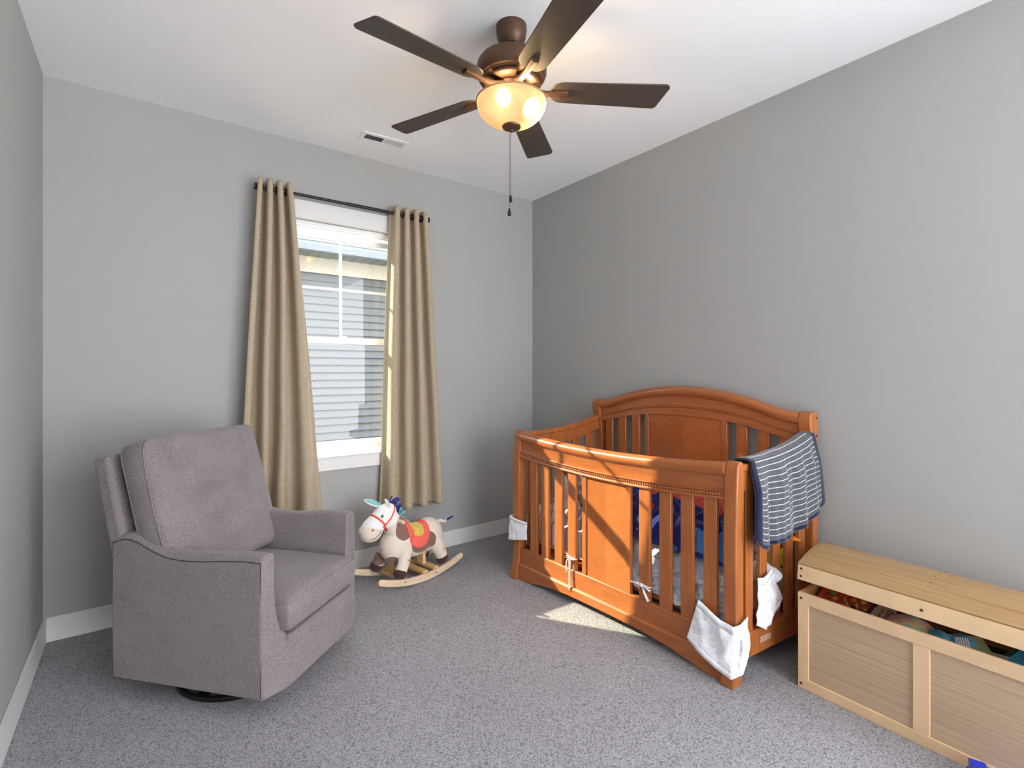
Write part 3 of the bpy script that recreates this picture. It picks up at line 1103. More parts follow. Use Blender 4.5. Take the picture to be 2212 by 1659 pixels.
# headboard
HT = [(-0.05, 1.104), (0.02, 1.106), (0.09, 1.112), (0.15, 1.130), (0.25, 1.162), (0.40, 1.193), (0.55, 1.212), (0.68, 1.218), (0.81, 1.212), (0.96, 1.193), (1.11, 1.162), (1.21, 1.130), (1.27, 1.112), (1.34, 1.106), (1.41, 1.104)]
HB = [(0.012, 0.962), (0.10, 0.985), (0.2, 1.006), (0.32, 1.028), (0.45, 1.043), (0.68, 1.052), (0.91, 1.043), (1.04, 1.028), (1.16, 1.006), (1.26, 0.985), (1.352, 0.962)]
ht = lambda x: smooth_interp(HT, x, 0.05)
hb = lambda x: smooth_interp(HB, x, 0.05)
g = G()
strip(g, 0.012, 1.352, arc(0.612, -0.024, 0.030, 0, 360, 20)[:-1], ht, 60)
cobj('headboard_top_rail', g, M['crib_h'], smooth=True, angle=50)
g = G(); vs = []; fs = []; n = 60
rows = [(0.606, 1.0), (0.606, 0.475), (0.611, 0.46), (0.606, 0.445), (0.606, 0.395), (0.611, 0.38), (0.606, 0.365), (0.603, 0.34), (0.603, 0.0), (0.628, 0.0), (0.628, 1.0)]
for i in range(n + 1):
    x = 0.012 + 1.34 * i / n
    t_, b_ = ht(x) - 0.05, hb(x)
    if t_ < b_ + 0.02: t_ = b_ + 0.02
    vs += [(x, y, b_ + (t_ - b_) * q) for y, q in rows]
k = len(rows)
for i in range(n):
    for j in range(k):
        fs.append((i * k + j, (i + 1) * k + j, (i + 1) * k + (j + 1) % k, i * k + (j + 1) % k))
fs.append(tuple(range(k))); fs.append(tuple(n * k + j for j in range(k)))
g.add(vs, fs)
cobj('headboard_arch', g, M['crib_h'])
for x in (0.0825, 0.199, 0.316, 1.047, 1.165, 1.278):
    g = G(); g.box(x - 0.031, x + 0.031, 0.610, 0.626, 0.20, hb(x) + 0.01)
    cobj('slat', g, M['crib'], bevel=0.003)
cobj('headboard_panel', front_panel(0.424, 0.930, 0.613, 0.624, 0.20, lambda x: hb(x) + 0.008), ven2)
for (xa, xb) in ((0.396, 0.424), (0.930, 0.962)):
    cobj('panel_stile', front_panel(xa, xb, 0.608, 0.628, 0.20, lambda x: hb(x) + 0.01, 2), M['crib'], bevel=0.002)
g = G(); g.box(0.012, 1.352, 0.604, 0.634, 0.08, 0.205)
cobj('headboard_bottom_rail', g, M['crib_h'], bevel=0.004)

# side rails
SZ = [(0.04, 0.918), (0.15, 0.922), (0.30, 0.935), (0.45, 0.960), (0.55, 0.988), (0.62, 1.015)]
for (xa, xb) in ((-0.038, -0.006), (1.372, 1.404)):
    g = G(); n = 24; vs = []; fs = []
    for i in range(n + 1):
        y = 0.045 + 0.565 * i / n
        zt = smooth_interp(SZ, y, 0.06)
        vs += [(xa, y, zt - 0.115 + 0.02 * (i / n) ** 2), (xa, y, zt - 0.03), (xa - 0.006, y, zt - 0.026), (xa - 0.006, y, zt), (xb + 0.006, y, zt), (xb + 0.006, y, zt - 0.026), (xb, y, zt - 0.03), (xb, y, zt - 0.115 + 0.02 * (i / n) ** 2)]
    for i in range(n):
        for j in range(8):
            fs.append((i * 8 + j, (i + 1) * 8 + j, (i + 1) * 8 + (j + 1) % 8, i * 8 + (j + 1) % 8))
    fs.append(tuple(range(8))); fs.append(tuple(n * 8 + j for j in range(8)))
    g.add(vs, fs)
    cobj('side_top_rail', g, M['crib'], bevel=0.002)
    for j in range(5):
        y = 0.112 + 0.106 * j
        zt = smooth_interp(SZ, y, 0.06) - 0.10
        g = G(); g.box(xa + 0.006, xb - 0.006, y - 0.027, y + 0.027, 0.19, zt)
        cobj('slat', g, M['crib'], bevel=0.003)
    g = G(); g.box(xa, xb, 0.045, 0.61, 0.095, 0.20)
    sb_ = cobj('side_bottom_rail', g, M['crib'], bevel=0.003)
    if xa > 1:
        g = G(); g.box(xb, xb + 0.0006, 0.175, 0.265, 0.130, 0.165)
        st_ = cobj('sticker', g, plain('sticker_brown', (146, 96, 62), 0.5), sb_)
        tm = plain('sticker_print', (214, 196, 176), 0.6)
        g = G()
        for r_ in range(4):
            x_ = 0.18
            random.seed(r_ + 3)
            while x_ < 0.258:
                w_ = random.uniform(0.004, 0.012)
                g.box(xb + 0.0006, xb + 0.0009, x_, min(x_ + w_, 0.261), 0.137 + r_ * 0.0068, 0.1405 + r_ * 0.0068)
                x_ += w_ + 0.003
        cobj('fine_print', g, tm, sb_)
for (x, y, z) in ((-0.0065, 0.045, 0.56), (-0.0065, 0.045, 0.42)):
    pass
for (z) in (1.085, 1.0):
    g = G(); g.lathe([(0.0, 0.0), (0.005, 0.0), (0.005, 0.001), (0, 0.001)], (0, 0, 0), 12, cap=False)
    g.map(lambda a, b, c: (1.412 + c, 0.64 + a, z + b))
    cobj('screw_cap', g, M['black'])

# ---- crib contents
def lump(cx, cy, cz, rx, ry, rz, seed, amp=0.25, freq=2.2, nu=64, nv=36, floor=None, fine=0.0, ff=9):
    g = G()
    def fn(d):
        v = 1 + amp * noise.noise(d * freq + Vector((seed, seed * 2, 0)))
        r1 = 1 - abs(noise.noise(d * freq * 2.1 + Vector((seed * 3, 1, seed))))
        v += amp * 0.6 * (r1 ** 3 - 0.5)
        if fine:
            r2 = 1 - abs(noise.noise(d * ff + Vector((seed * 5, 2, seed))))
            v += fine * (r2 ** 3)
        return v
    g.ball((cx, cy, cz), (rx, ry, rz), nu, nv, fn)
    if floor is not None:
        g.map(lambda x, y, z: (x, y, max(z, floor)))
    return g


mat_g = G()
def mtop(u, v, top=True):
    x = 0.02 + 1.32 * u; y = 0.065 + 0.525 * v
    return (x, y, 0.345 + 0.004 * noise.noise(Vector((x * 8, y * 8, 0))))
mat_g.box(0.02, 1.34, 0.065, 0.59, 0.225, 0.345)
mt = obj('mattress', mat_g.map(lambda x, y, z: CR(x, y, z)), M['white_cotton'], None, bevel=0.03, seg=4)
tag(mt, 'thin white mattress low inside the crib', 'mattress')
g = G(); g.box(0.02, 1.345, 0.05, 0.60, 0.205, 0.222)
cobj('mattress_support', g, M['crib'])


def drape(name, mat, fn, nu, nv, label, cat, solid=0.004, group=None, parent=None):
    g = G().grid(fn, nu, nv)
    g.map(lambda x, y, z: CR(x, y, z))
    o = obj(name, g, mat, parent, smooth=True, solid=solid)
    return tag(o, label, cat, group) if label else o


# rumpled silver sheet: spread on the right half of the mattress, hanging down on the front edge
def sheetf(u, v):
    x = 0.80 + 0.545 * u
    # v: 0 hanging hem in front, 1 at the back
    wr = 1 - abs(noise.noise(Vector((x * 7 + v * 2.2, v * 5.0, 3.1))))
    wr2 = 1 - abs(noise.noise(Vector((x * 13 - v * 9, v * 11, 7.7))))
    wr3 = 1 - abs(noise.noise(Vector((x * 26 + v * 8, v * 14 - x * 9, 1.7))))
    rum = 0.055 * wr ** 4 + 0.034 * wr2 ** 4 + 0.012 * wr3 ** 4
    if v < 0.35:
        t = v / 0.35
        z = 0.232 + 0.17 * t - 0.02 * u
        y = 0.048 + 0.012 * t - 0.03 * (wr ** 3 - 0.4) * (1 - 0.2 * t) * 0.6 - 0.020 * (wr2 ** 4 - .4) - 0.010 * (wr3 ** 4 - .4)
        y = max(0.037, y)
        return (x, y, z + 0.012 * noise.noise(Vector((x * 9, 0, 1))))
    t = (v - 0.35) / 0.65
    y = 0.060 + 0.50 * t
    z = 0.402 + rum + 0.06 * sin(pi * min(1, t * 1.3)) * (0.4 + 0.6 * u)
    if t < 0.05: z = 0.402 + (z - 0.402) * t / 0.05
    return (x, y, z)


drape('crib_sheet', M['satin'], sheetf, 170, 160, 'rumpled shiny silver sheet on the right half of the crib mattress', 'sheet', 0.003)

# heaps of blankets
def heap(name, mat, x0, x1, y0, y1, z0, fn, nu, nv, label):
    def f(u, v):
        x = x0 + (x1 - x0) * u; y = y0 + (y1 - y0) * v
        h = fn(u, v)
        e = min(1, min(u, 1 - u) * 9) * min(1, min(v, 1 - v) * 9)
        e = e ** 0.6
        return (x, y, z0 + h * e)
    return drape(name, mat, f, nu, nv, label, 'blanket', 0.008)


def ridges(u, v, s, fx=3.0, fy=4.0, a=0.05):
    w = 1 - abs(noise.noise(Vector((u * fx + s, v * fy, s * 1.7))))
    w2 = 1 - abs(noise.noise(Vector((u * fx * 2.3 + s, v * fy * 2.1, s * 0.7))))
    return a * w ** 3 + a * 0.5 * w2 ** 3


NB = spotted('navy_print_fleece', (40, 48, 120), [(206, 44, 52), (84, 170, 220), (240, 214, 80), (60, 190, 150), (52, 60, 130), (60, 110, 200)], 11, 0.26)
heap('blanket', NB, 0.62, 1.335, 0.048, 0.50, 0.47, lambda u, v: 0.16 * sin(pi * (0.18 + 0.64 * v)) * (1 - 0.35 * u) + ridges(u, v, 2.0, 4, 5, 0.06), 90, 80,
     'navy printed fleece blanket heaped at the near end of the crib')
heap('blanket', M['coral'], 0.78, 1.20, 0.20, 0.50, 0.585, lambda u, v: 0.125 + 0.03 * sin(5 * u) + ridges(u, v, 5.0, 4, 4, 0.045), 60, 60,
     'coral red fleece blanket on top of the navy blanket in the crib')
heap('blanket', M['blue_fleece'], 1.17, 1.338, 0.050, 0.26, 0.46, lambda u, v: 0.095 + ridges(u, v, 8.0, 3, 4, 0.05), 50, 50,
     'bright blue fleece blanket by the near front corner of the crib')
heap('blanket', M['white_cotton'], 0.98, 1.30, 0.34, 0.57, 0.60, lambda u, v: 0.10 + ridges(u, v, 12.0, 3, 4, 0.05), 50, 50,
     'pale grey blanket bunched behind the coral one in the crib')

# striped grey pillow leaning at the far end with a white plush toy
SP = striped('grey_white_stripes', (176, 174, 184), (232, 232, 236), 17, 2, 0.6)
pg = G()
pg.ball((0, 0, 0), (0.17, 0.045, 0.19), 48, 28, lambda d: 1 / (abs(d.x) ** 4 + abs(d.z) ** 4 + abs(d.y) ** 2) ** 0.25 * (1 + 0.04 * noise.noise(d * 3)))
pp = CR(0.20, 0.27, 0.60)
pil = obj('pillow', pg, SP, None, smooth=True, local=Matrix.Translation(pp) @ Matrix.Rotation(radians(60), 4, 'Z') @ Matrix.Rotation(radians(-14), 4, 'X'))
tag(pil, 'grey and white striped pillow standing in the far half of the crib', 'pillow')
SQ = striped('lilac_grey_stripes', (150, 146, 158), (214, 212, 220), 24, 1, 0.5)
drape('quilt', SQ, lambda u, v: (0.06 + 0.44 * u, (0.047 if v < 0.25 else 0.06 + 0.5 * (v - 0.25) / 0.75), (0.27 + 0.13 * v / 0.25 if v < 0.25 else 0.40 + 0.05 * sin(pi * (v - .25))) + (ridges(u, v, 4, 6, 5, 0.05) if v > 0.27 else 0)),
      80, 60, 'grey striped quilt rumpled over the far end of the crib mattress', 'quilt')

fur = MB('white_fur'); vf = fur.coord(); ff_ = fur.noise(vf, 140, 4, 0.8); fur.set(fur.ramp(ff_, [(0.3, lin((206, 200, 196))), (0.7, lin((246, 244, 242)))]), 1.0, 0, 0.05, None, 0.5); fur.bump(ff_, 0.9, 0.006)
ptoy = thing('plush_toy', 'fluffy white plush toy leaning on the striped pillow in the crib', 'plush toy', tuple(CR(0.285, 0.145, 0.435)))
g = G(); g.ball((0, 0, 0.04), (0.072, 0.058, 0.085), 36, 24, lambda d: 1 + 0.08 * noise.noise(d * 5)); obj('body', g, fur.m, ptoy, smooth=True)
g = G(); g.ball((0.0, 0.015, 0.165), (0.062, 0.055, 0.058), 32, 20, lambda d: 1 + 0.07 * noise.noise(d * 5)); obj('head', g, fur.m, ptoy, smooth=True)
for sx in (-1, 1):
    g = G(); g.ball((0.005, 0.015 + sx * 0.045, 0.215), (0.016, 0.020, 0.022), 16, 12); obj('ear', g, fur.m, ptoy, smooth=True)
    g = G(); g.ball((-0.045, sx * 0.055, 0.05), (0.045, 0.02, 0.022), 16, 12); obj('arm', g, fur.m, ptoy, smooth=True)

# yellow plush at the near end
YP = striped('yellow_orange_stripes', (246, 206, 52), (238, 160, 60), 42, 2, 0.5)
yt = thing('plush_toy', 'yellow plush toy with orange stripes by the crib end rail above the toy chest', 'plush toy', tuple(CR(1.285, 0.50, 0.37)))
yel = plain('yellow_plush', (248, 222, 60), 0.9)
g = G(); g.ball((0, 0, 0.07), (0.085, 0.06, 0.075), 32, 20); obj('body', g, yel, yt, smooth=True)
g = G(); g.ball((0.0, -0.035, 0.15), (0.055, 0.05, 0.055), 28, 18); obj('head', g, YP, yt, smooth=True)
g = G(); g.ball((0.015, -0.085, 0.15), (0.02, 0.03, 0.012), 16, 10); obj('beak', g, plain('orange_felt', (240, 140, 40), 0.8), yt, smooth=True)
wb = obj('pillow', G().ball((0, 0, 0), (0.05, 0.14, 0.055), 36, 24, lambda d: 1 + 0.05 * noise.noise(d * 3)), M['white_cotton'], None, smooth=True,
         local=Matrix.Translation(CR(1.29, 0.30, 0.40)))
tag(wb, 'small white bolster pillow against the near end slats of the crib', 'pillow')

# hanging striped blanket on the near end rail
hbm = MB('grey_dashed_fleece')
tc = hbm.n('ShaderNodeUVMap'); sp = hbm.n('ShaderNodeSeparateXYZ'); hbm.l(tc.outputs[0], sp.inputs[0])
def mth(b, op, a, v=None):
    m = b.n('ShaderNodeMath', operation=op)
    if hasattr(a, 'links'): b.l(a, m.inputs[0])
    else: m.inputs[0].default_value = a
    if v is not None:
        if hasattr(v, 'links'): b.l(v, m.inputs[1])
        else: m.inputs[1].default_value = v
    return m.outputs[0]
rowf = mth(hbm, 'FRACT', mth(hbm, 'MULTIPLY', sp.outputs[1], 31.0))
row = mth(hbm, 'LESS_THAN', mth(hbm, 'ABSOLUTE', mth(hbm, 'SUBTRACT', rowf, 0.5)), 0.065)
dash = mth(hbm, 'LESS_THAN', mth(hbm, 'FRACT', mth(hbm, 'MULTIPLY', sp.outputs[0], 62.0)), 0.72)
dd = mth(hbm, 'MULTIPLY', row, dash)
fz = hbm.noise(hbm.coord(), 300, 3, 0.7)
basec = hbm.ramp(fz, [(0.3, lin((56, 57, 64))), (0.7, lin((94, 96, 104)))])
col = hbm.mix(dd, basec, lin((226, 226, 230)))
inx = mth(hbm, 'MULTIPLY', mth(hbm, 'GREATER_THAN', sp.outputs[0], 0.055), mth(hbm, 'LESS_THAN', sp.outputs[0], 0.945))
iny = mth(hbm, 'MULTIPLY', mth(hbm, 'GREATER_THAN', sp.outputs[1], 0.022), mth(hbm, 'LESS_THAN', sp.outputs[1], 0.978))
ins = mth(hbm, 'MULTIPLY', inx, iny)
col = hbm.mix(ins, lin((14, 22, 52)), col)
hbm.set(col, 0.95, 0, 0.1, None, 0.4)
hbm.bump(fz, 0.4, 0.003)


def hang(name, label, y0, y1, xin, xout, zin, zout, thick=0.007, off=0.0, seed=0, m=None, skew=0.0, flare=0.0):
    """blanket over the near side rail; u across (y), v inside hem -> over the rail -> outside hem"""
    nu, nv = 70, 110
    g = G()
    xr0, xr1 = 1.366, 1.410
    Lin, Lout = zin, zout
    tot = Lin + 0.05 + Lout
    uvs = []
    def fn(u, v):
        y = y0 + (y1 - y0) * u
        zt = smooth_interp(SZ, min(max(y, 0.05), 0.6), 0.06) + 0.008 + off
        d = v * tot
        lo = Lout + skew * (u - 0.5) - 0.05 * max(0, (0.10 - u) / 0.10) ** 2 + 0.03 * sin(pi * u) - 0.035 * u
        fold = noise.noise(Vector((u * 6.5 + seed, 0, seed))) * 0.6 + 0.4 * noise.noise(Vector((u * 15 + seed, v * 1.5, seed)))
        if d < Lin:
            t = (Lin - d)
            return (xr0 - 0.010 - off - 0.02 * min(1, t * 5) * (1 + fold), y, zt - t * 1.0)
        if d < Lin + 0.05:
            a = (d - Lin) / 0.05 * pi
            return ((xr0 + xr1) / 2 - cos(a) * ((xr1 - xr0) / 2 + 0.010 + off), y, zt + 0.010 * sin(a) + 0.004 * fold)
        t = (d - Lin - 0.05) / Lout
        drop = t * lo
        k = min(1, drop / 0.12)
        x = xr1 + 0.012 + off + (0.020 + 0.034 * fold) * k + 0.02 * t
        yy = y - flare * t * (1 - u) + 0.02 * t * u
        z = zt - drop
        # rounded near corner
        return (x, yy, z)
    g.grid(fn, nu, nv)
    g.map(lambda x, y, z: CR(x, y, z))
    o = obj(name, g, m or hbm.m, None, smooth=True, weld=False)
    uvl = o.data.uv_layers.new(name='UVMap')
    for lp in o.data.loops:
        vi = lp.vertex_index
        uvl.data[lp.index].uv = ((vi % (nu + 1)) / nu, (vi // (nu + 1)) / nv)
    md = o.modifiers.new('thickness', 'SOLIDIFY'); md.thickness = thick; md.offset = 0
    tag(o, label, 'blanket')
    return o


hang('blanket', 'grey dashed-stripe blanket with navy border hanging over the near end rail of the crib', 0.075, 0.600, 1, 1, 0.34, 0.350, seed=4, skew=0.0, flare=0.035)

# white mesh bumper ends
mesh_m = MB('white_mesh_fabric')
vv = mesh_m.coord()
vo = mesh_m.n('ShaderNodeTexVoronoi'); vo.inputs['Scale'].default_value = 230; vo.inputs['Randomness'].default_value = 0.15
mesh_m.l(vv, vo.inputs['Vector'])
mesh_m.set(mesh_m.ramp(vo.outputs['Distance'], [(0.2, lin((176, 178, 186))), (0.45, lin((240, 240, 244)))]), 0.9, 0, 0.15)
mesh_m.bump(vo.outputs['Distance'], 0.12, 0.001)


def ribbon(name, pts_top, pts_bot, label, n=40, mv=14, seed=0, amp=0.008, group=None):
    root = thing(name, label, 'mesh liner', tuple(CR(*pts_top[len(pts_top) // 2])), group=group)
    o0 = root.location.copy()
    def poly(pts, u):
        k = u * (len(pts) - 1); i = min(int(k), len(pts) - 2); t = k - i
        t = t * t * (3 - 2 * t) * 0.35 + t * 0.65
        return Vector(pts[i]) * (1 - t) + Vector(pts[i + 1]) * t
    def fn(u, v):
        a = poly(pts_top, u); b = poly(pts_bot, u)
        p = a * (1 - v) + b * v
        w = noise.noise(Vector((u * 5 + seed, v * 2.5, seed))) + 0.5 * noise.noise(Vector((u * 11 + seed, v * 6, seed)))
        q = amp * w * (0.3 + 0.7 * sin(pi * min(1, v * 1.0)) + 0.4 * v)
        return (p.x + q * 0.6, p.y + q * (-1 if a.y < 0.03 else 0.3), p.z)
    g = G().grid(fn, n, mv); g.map(lambda x, y, z: CR(x, y, z) - o0)
    obj('mesh_cloth', g, mesh_m.m, root, smooth=True, solid=0.003)
    for (va, vb) in ((-0.02, 0.13), (0.90, 1.02)):
        g = G().grid(lambda u, v: fn(u, va + (vb - va) * v), n, 2); g.map(lambda x, y, z: CR(x, y, z) - o0)
        obj('binding', g, M['white_cotton'], root, smooth=True, solid=0.0046)
    return root


ribbon('mesh_liner', [(1.245, -0.012, 0.308), (1.30, -0.020, 0.285), (1.355, -0.024, 0.262), (1.41, -0.024, 0.255), (1.428, 0.0, 0.268), (1.432, 0.04, 0.29)],
       [(1.205, -0.03, 0.135), (1.27, -0.045, 0.105), (1.35, -0.05, 0.075), (1.415, -0.048, 0.055), (1.440, -0.01, 0.08), (1.440, 0.035, 0.14)],
       'white mesh liner end wrapped round the near front leg of the crib', seed=2, amp=0.014)
ribbon('mesh_liner', [(1.412, 0.150, 0.420), (1.420, 0.180, 0.418), (1.420, 0.215, 0.430), (1.415, 0.245, 0.445)],
       [(1.420, 0.125, 0.235), (1.432, 0.185, 0.205), (1.428, 0.235, 0.240), (1.42, 0.330, 0.30)],
       'white mesh liner end bunched on the slats at the near end of the crib', seed=5, amp=0.02)
ribbon('mesh_liner', [(-0.060, 0.02, 0.388), (-0.058, -0.016, 0.384), (-0.02, -0.018, 0.380), (0.012, -0.016, 0.376), (0.09, -0.004, 0.372)],
       [(-0.064, 0.02, 0.250), (-0.062, -0.022, 0.236), (-0.02, -0.024, 0.242), (0.012, -0.022, 0.252), (0.09, -0.004, 0.268)],
       'white mesh liner end wrapped round the far front leg of the crib', seed=8, amp=0.006)


# ties knotted round the front slats
def tie(x, z, label, tails):
    root = thing('fabric_tie', label, 'fabric tie', tuple(CR(x, 0.01, z)))
    o0 = root.location.copy()
    g = G()
    g.tube([(x - 0.034, 0.02, z), (x - 0.034, 0.006, z + 0.002), (x, 0.003, z + 0.004), (x + 0.034, 0.006, z), (x + 0.034, 0.02, z - 0.003)], 0.005, 8, flat=0.5)
    g.ball((x - 0.005, -0.002, z + 0.002), (0.012, 0.008, 0.010), 12, 8, lambda d: 1 + 0.2 * noise.noise(d * 3))
    g.map(lambda a, b, c: CR(a, b, c) - o0); obj('knot', g, M['white_cotton'], root, smooth=True)
    for tl in tails:
        g = G(); g.tube([(x + a, b, z + c) for a, b, c in tl], [0.006] * (len(tl) - 1) + [0.008], 8, flat=0.3)
        g.map(lambda a, b, c: CR(a, b, c) - o0); obj('tail', g, M['white_cotton'], root, smooth=True)


tie(0.4545, 0.262, 'white fabric tie knotted round the slat left of the crib front panel', [
    [(-0.005, 0, 0), (-0.022, -0.003, -0.02), (-0.026, -0.003, -0.05), (-0.022, -0.004, -0.085)],
    [(-0.003, 0, 0), (0.005, -0.005, -0.04), (0.004, -0.007, -0.10), (0.008, -0.010, -0.155), (0.005, -0.010, -0.175)],
    [(0.0, 0, 0), (0.02, -0.002, -0.005), (0.038, 0.0, -0.002)]])
tie(0.9415, 0.268, 'white fabric tie knotted round the slat right of the crib front panel', [
    [(-0.005, 0, 0), (-0.035, -0.008, 0.006), (-0.06, -0.010, 0.004)],
    [(0.0, 0, 0), (0.03, -0.003, -0.004), (0.045, 0.0, -0.012)],
    [(0.0, 0, 0), (0.015, -0.003, -0.03), (0.035, 0.0, -0.065)]])

# ------------------------------------------------------------------ toy chest
chest = thing('toy_chest', 'light birch toy chest with domed plank lid propped slightly open by the right wall', 'toy chest', (2.187, 0.962, 0), radians(-90.2))
BW, BD, BH = 0.817, 0.425, 0.394
g = G()
g.box(0, BW, 0, 0.016, BH - 0.046, BH)
g.box(0, BW, 0, 0.016, 0.0, 0.042)
obj('front_rail', g, M['birch_plain'], chest, bevel=0.0015, seg=1)
for (a, b) in ((0.0, 0.041), (0.385, 0.433), (BW - 0.041, BW)):
    g = G(); g.box(a, b, 0.0005, 0.016, 0.042, BH - 0.046)
    obj('front_stile', g, M['birch_plain'], chest, bevel=0.0015, seg=1)
taupe = wood('taupe_grain_panel', (164, 138, 112), (186, 160, 132), (202, 178, 150), (1.6, 90, 230), 0.5, 0.0, bump=0.1)
for (a, b) in ((0.041, 0.385), (0.433, BW - 0.041)):
    g = G(); g.box(a, b, 0.008, 0.013, 0.042, BH - 0.046)
    obj('front_inset', g, taupe, chest)
g = G()
g.box(0, 0.014, 0.016, BD, 0, BH); g.box(BW - 0.014, BW, 0.016, BD, 0, BH)
g.box(0.014, BW - 0.014, BD - 0.014, BD, 0, BH); g.box(0.014, BW - 0.014, 0.016, BD - 0.014, 0.02, 0.034)
g.box(0.014, BW - 0.014, 0.0135, 0.0165, 0.0, BH - 0.001)
obj('body', g, M['birch_bounce'], chest, bevel=0.001, seg=1)
for z in (0.372, 0.020):
    g = G(); g.ball((0.013, -0.0004, z), (0.0058, 0.0016, 0.0058), 16, 8); obj('screw', g, M['screw'], chest, smooth=True)
# lid hinged at the back
hinge = (0.0, BD - 0.01, BH + 0.004)
lidm = Matrix.Translation(hinge) @ Matrix.Rotation(radians(-6.6), 4, 'X') @ Matrix.Translation([-q for q in hinge])
ZL = BH + 0.004
def lidarc(t):        # t 0 front .. 1 back -> (y,z)
    a = pi * (1 - t)
    y = 0.012 + (BD - 0.012 - 0.004) * t
    return (y, ZL + 0.058 + 0.062 * sin(pi * t) ** 0.8)
lid = obj('lid', G().box(-0.002, BW + 0.002, -0.004, 0.012, ZL, ZL + 0.060), M['birch_plain'], chest, bevel=0.0015, seg=1, local=lidm)
NP = 7
for i in range(NP):
    t0, t1 = i / NP, (i + 1) / NP
    gs_ = 0.003
    (ya, za), (yb, zb) = lidarc(t0), lidarc(t1)
    if i == 0: ya -= 0.014; za -= 0.0
    v_ = Vector((0, yb - ya, zb - za)); ln = v_.length; v_.normalize(); nn = Vector((0, -v_.z, v_.y))
    p0 = Vector((0, ya, za)) + v_ * 0.0006; p1 = Vector((0, yb, zb)) - v_ * 0.0006
    poly = [(p0.y, p0.z), (p1.y, p1.z), (p1.y + nn.y * 0.009, p1.z + nn.z * 0.009), (p0.y + nn.y * 0.009, p0.z + nn.z * 0.009)]
    g = G(); g.prism(poly, -0.003, BW + 0.003, 'x')
    pk = obj('lid_plank', g, M['birch'], lid, bevel=0.0012, seg=1)
for xe in (0.002, BW - 0.014, 0.402):
    g = G()
    poly = [(0.012, ZL)] + [(lidarc(t / 12)[0], lidarc(t / 12)[1] - 0.001) for t in range(13)] + [(BD - 0.004, ZL)]
    g.prism(poly, xe, xe + 0.012, 'x')
    obj('lid_end', g, M['birch_bounce'], lid)
nail0 = None
for xe in (0.008, 0.408, BW - 0.008):
    for i in range(NP):
        for tt in ((0.5,) if xe == 0.408 else (0.25, 0.75)):
            y, z = lidarc((i + tt) / NP)
            y2, z2 = lidarc((i + tt + 0.05) / NP)
            nn = Vector((0, -(z2 - z), y2 - y)).normalized()
            if nail0 is None:
                nl_ = nail0 = obj('nail', G().ball((0, 0, 0), (0.0028, 0.0028, 0.0012), 10, 6), M['hole'], lid)
            else:
                nl_ = nail0.copy(); C.objects.link(nl_)
            nl_.location = (xe, y + nn.y * 0.0095, z + nn.z * 0.0095)
for (x, z) in ((0.012, ZL + 0.046), (0.012, ZL + 0.016), (0.410, ZL + 0.028)):
    g = G(); g.ball((x, -0.0044, z), (0.0052, 0.0014, 0.0052), 16, 8); obj('screw', g, M['screw'], lid, smooth=True)

# ------------------------------------------------------------------ toys in the chest
CM = chest.matrix_basis
CMW = Matrix.Translation((2.187, 0.962, 0)) @ Matrix.Rotation(radians(-90.2), 4, 'Z')


def inchest(name, label, cat, x, y, z, rot=(0, 0, 0), group=None):
    o = bpy.data.objects.new(name, None); C.objects.link(o)
    o.empty_display_size = 0.05
    from mathutils import Euler
    o.matrix_basis = CMW @ Matrix.Translation((x, y, z)) @ Euler([radians(r) for r in rot]).to_matrix().to_4x4()
    return tag(o, label, cat, group)


def text(name, body, size, mat, parent, mtx, ext=0.0004):
    cu = bpy.data.curves.new(name, 'FONT')
    cu.body = body; cu.size = size; cu.extrude = ext; cu.align_x = 'CENTER'; cu.align_y = 'CENTER'
    cu.materials.append(mat)
    t_ = bpy.data.objects.new('t', cu); C.objects.link(t_)
    dg_ = bpy.context.evaluated_depsgraph_get(); dg_.update()
    me_ = bpy.data.meshes.new_from_object(t_.evaluated_get(dg_))
    bpy.data.objects.remove(t_)
    me_.name = name
    o = bpy.data.objects.new(name, me_); C.objects.link(o)
    o.parent = parent; o.matrix_basis = mtx
    return o


# bead activity board
bmz = inchest('activity_board', 'orange picture board with green wire loops at left end of toy chest', 'toy', 0.120, 0.11, 0.345, (28, 0, -6))
pic = spotted('activity_print', (214, 84, 40), [(236, 150, 60), (196, 40, 34), (240, 190, 70), (90, 50, 90), (226, 110, 50)], 42, 0.42)
g = G(); g.box(-0.085, 0.085, -0.05, 0.09, -0.005, 0.005); obj('board', g, pic, bmz, bevel=0.002)
g = G(); g.box(-0.093, -0.083, -0.055, 0.095, -0.006, 0.012); g.box(-0.093, 0.09, 0.088, 0.097, -0.006, 0.012)
obj('frame', g, plain('orange_plastic', (232, 74, 44), 0.4), bmz, bevel=0.003)
for i, (x, c) in enumerate(((-0.045, (60, 170, 90)), (-0.015, (220, 40, 36)))):
    g = G(); g.ball((x, 0.035, 0.022), 0.008, 16, 10); obj('bead', g, plain('bead_%s' % ('green', 'red')[i], c, 0.3), bmz, smooth=True)
wire = plain('lime_wire', (176, 196, 92), 0.4)
for (xa, xb, hh) in ((0.0, 0.055, 0.05), (0.05, 0.085, 0.045)):
    g = G(); g.tube([(xa + (xb - xa) * i / 16, 0.03 - 0.06 * i / 16, 0.005 + hh * sin(pi * i / 16)) for i in range(17)], 0.0016, 8); obj('wire_loop', g, wire, bmz, smooth=True)

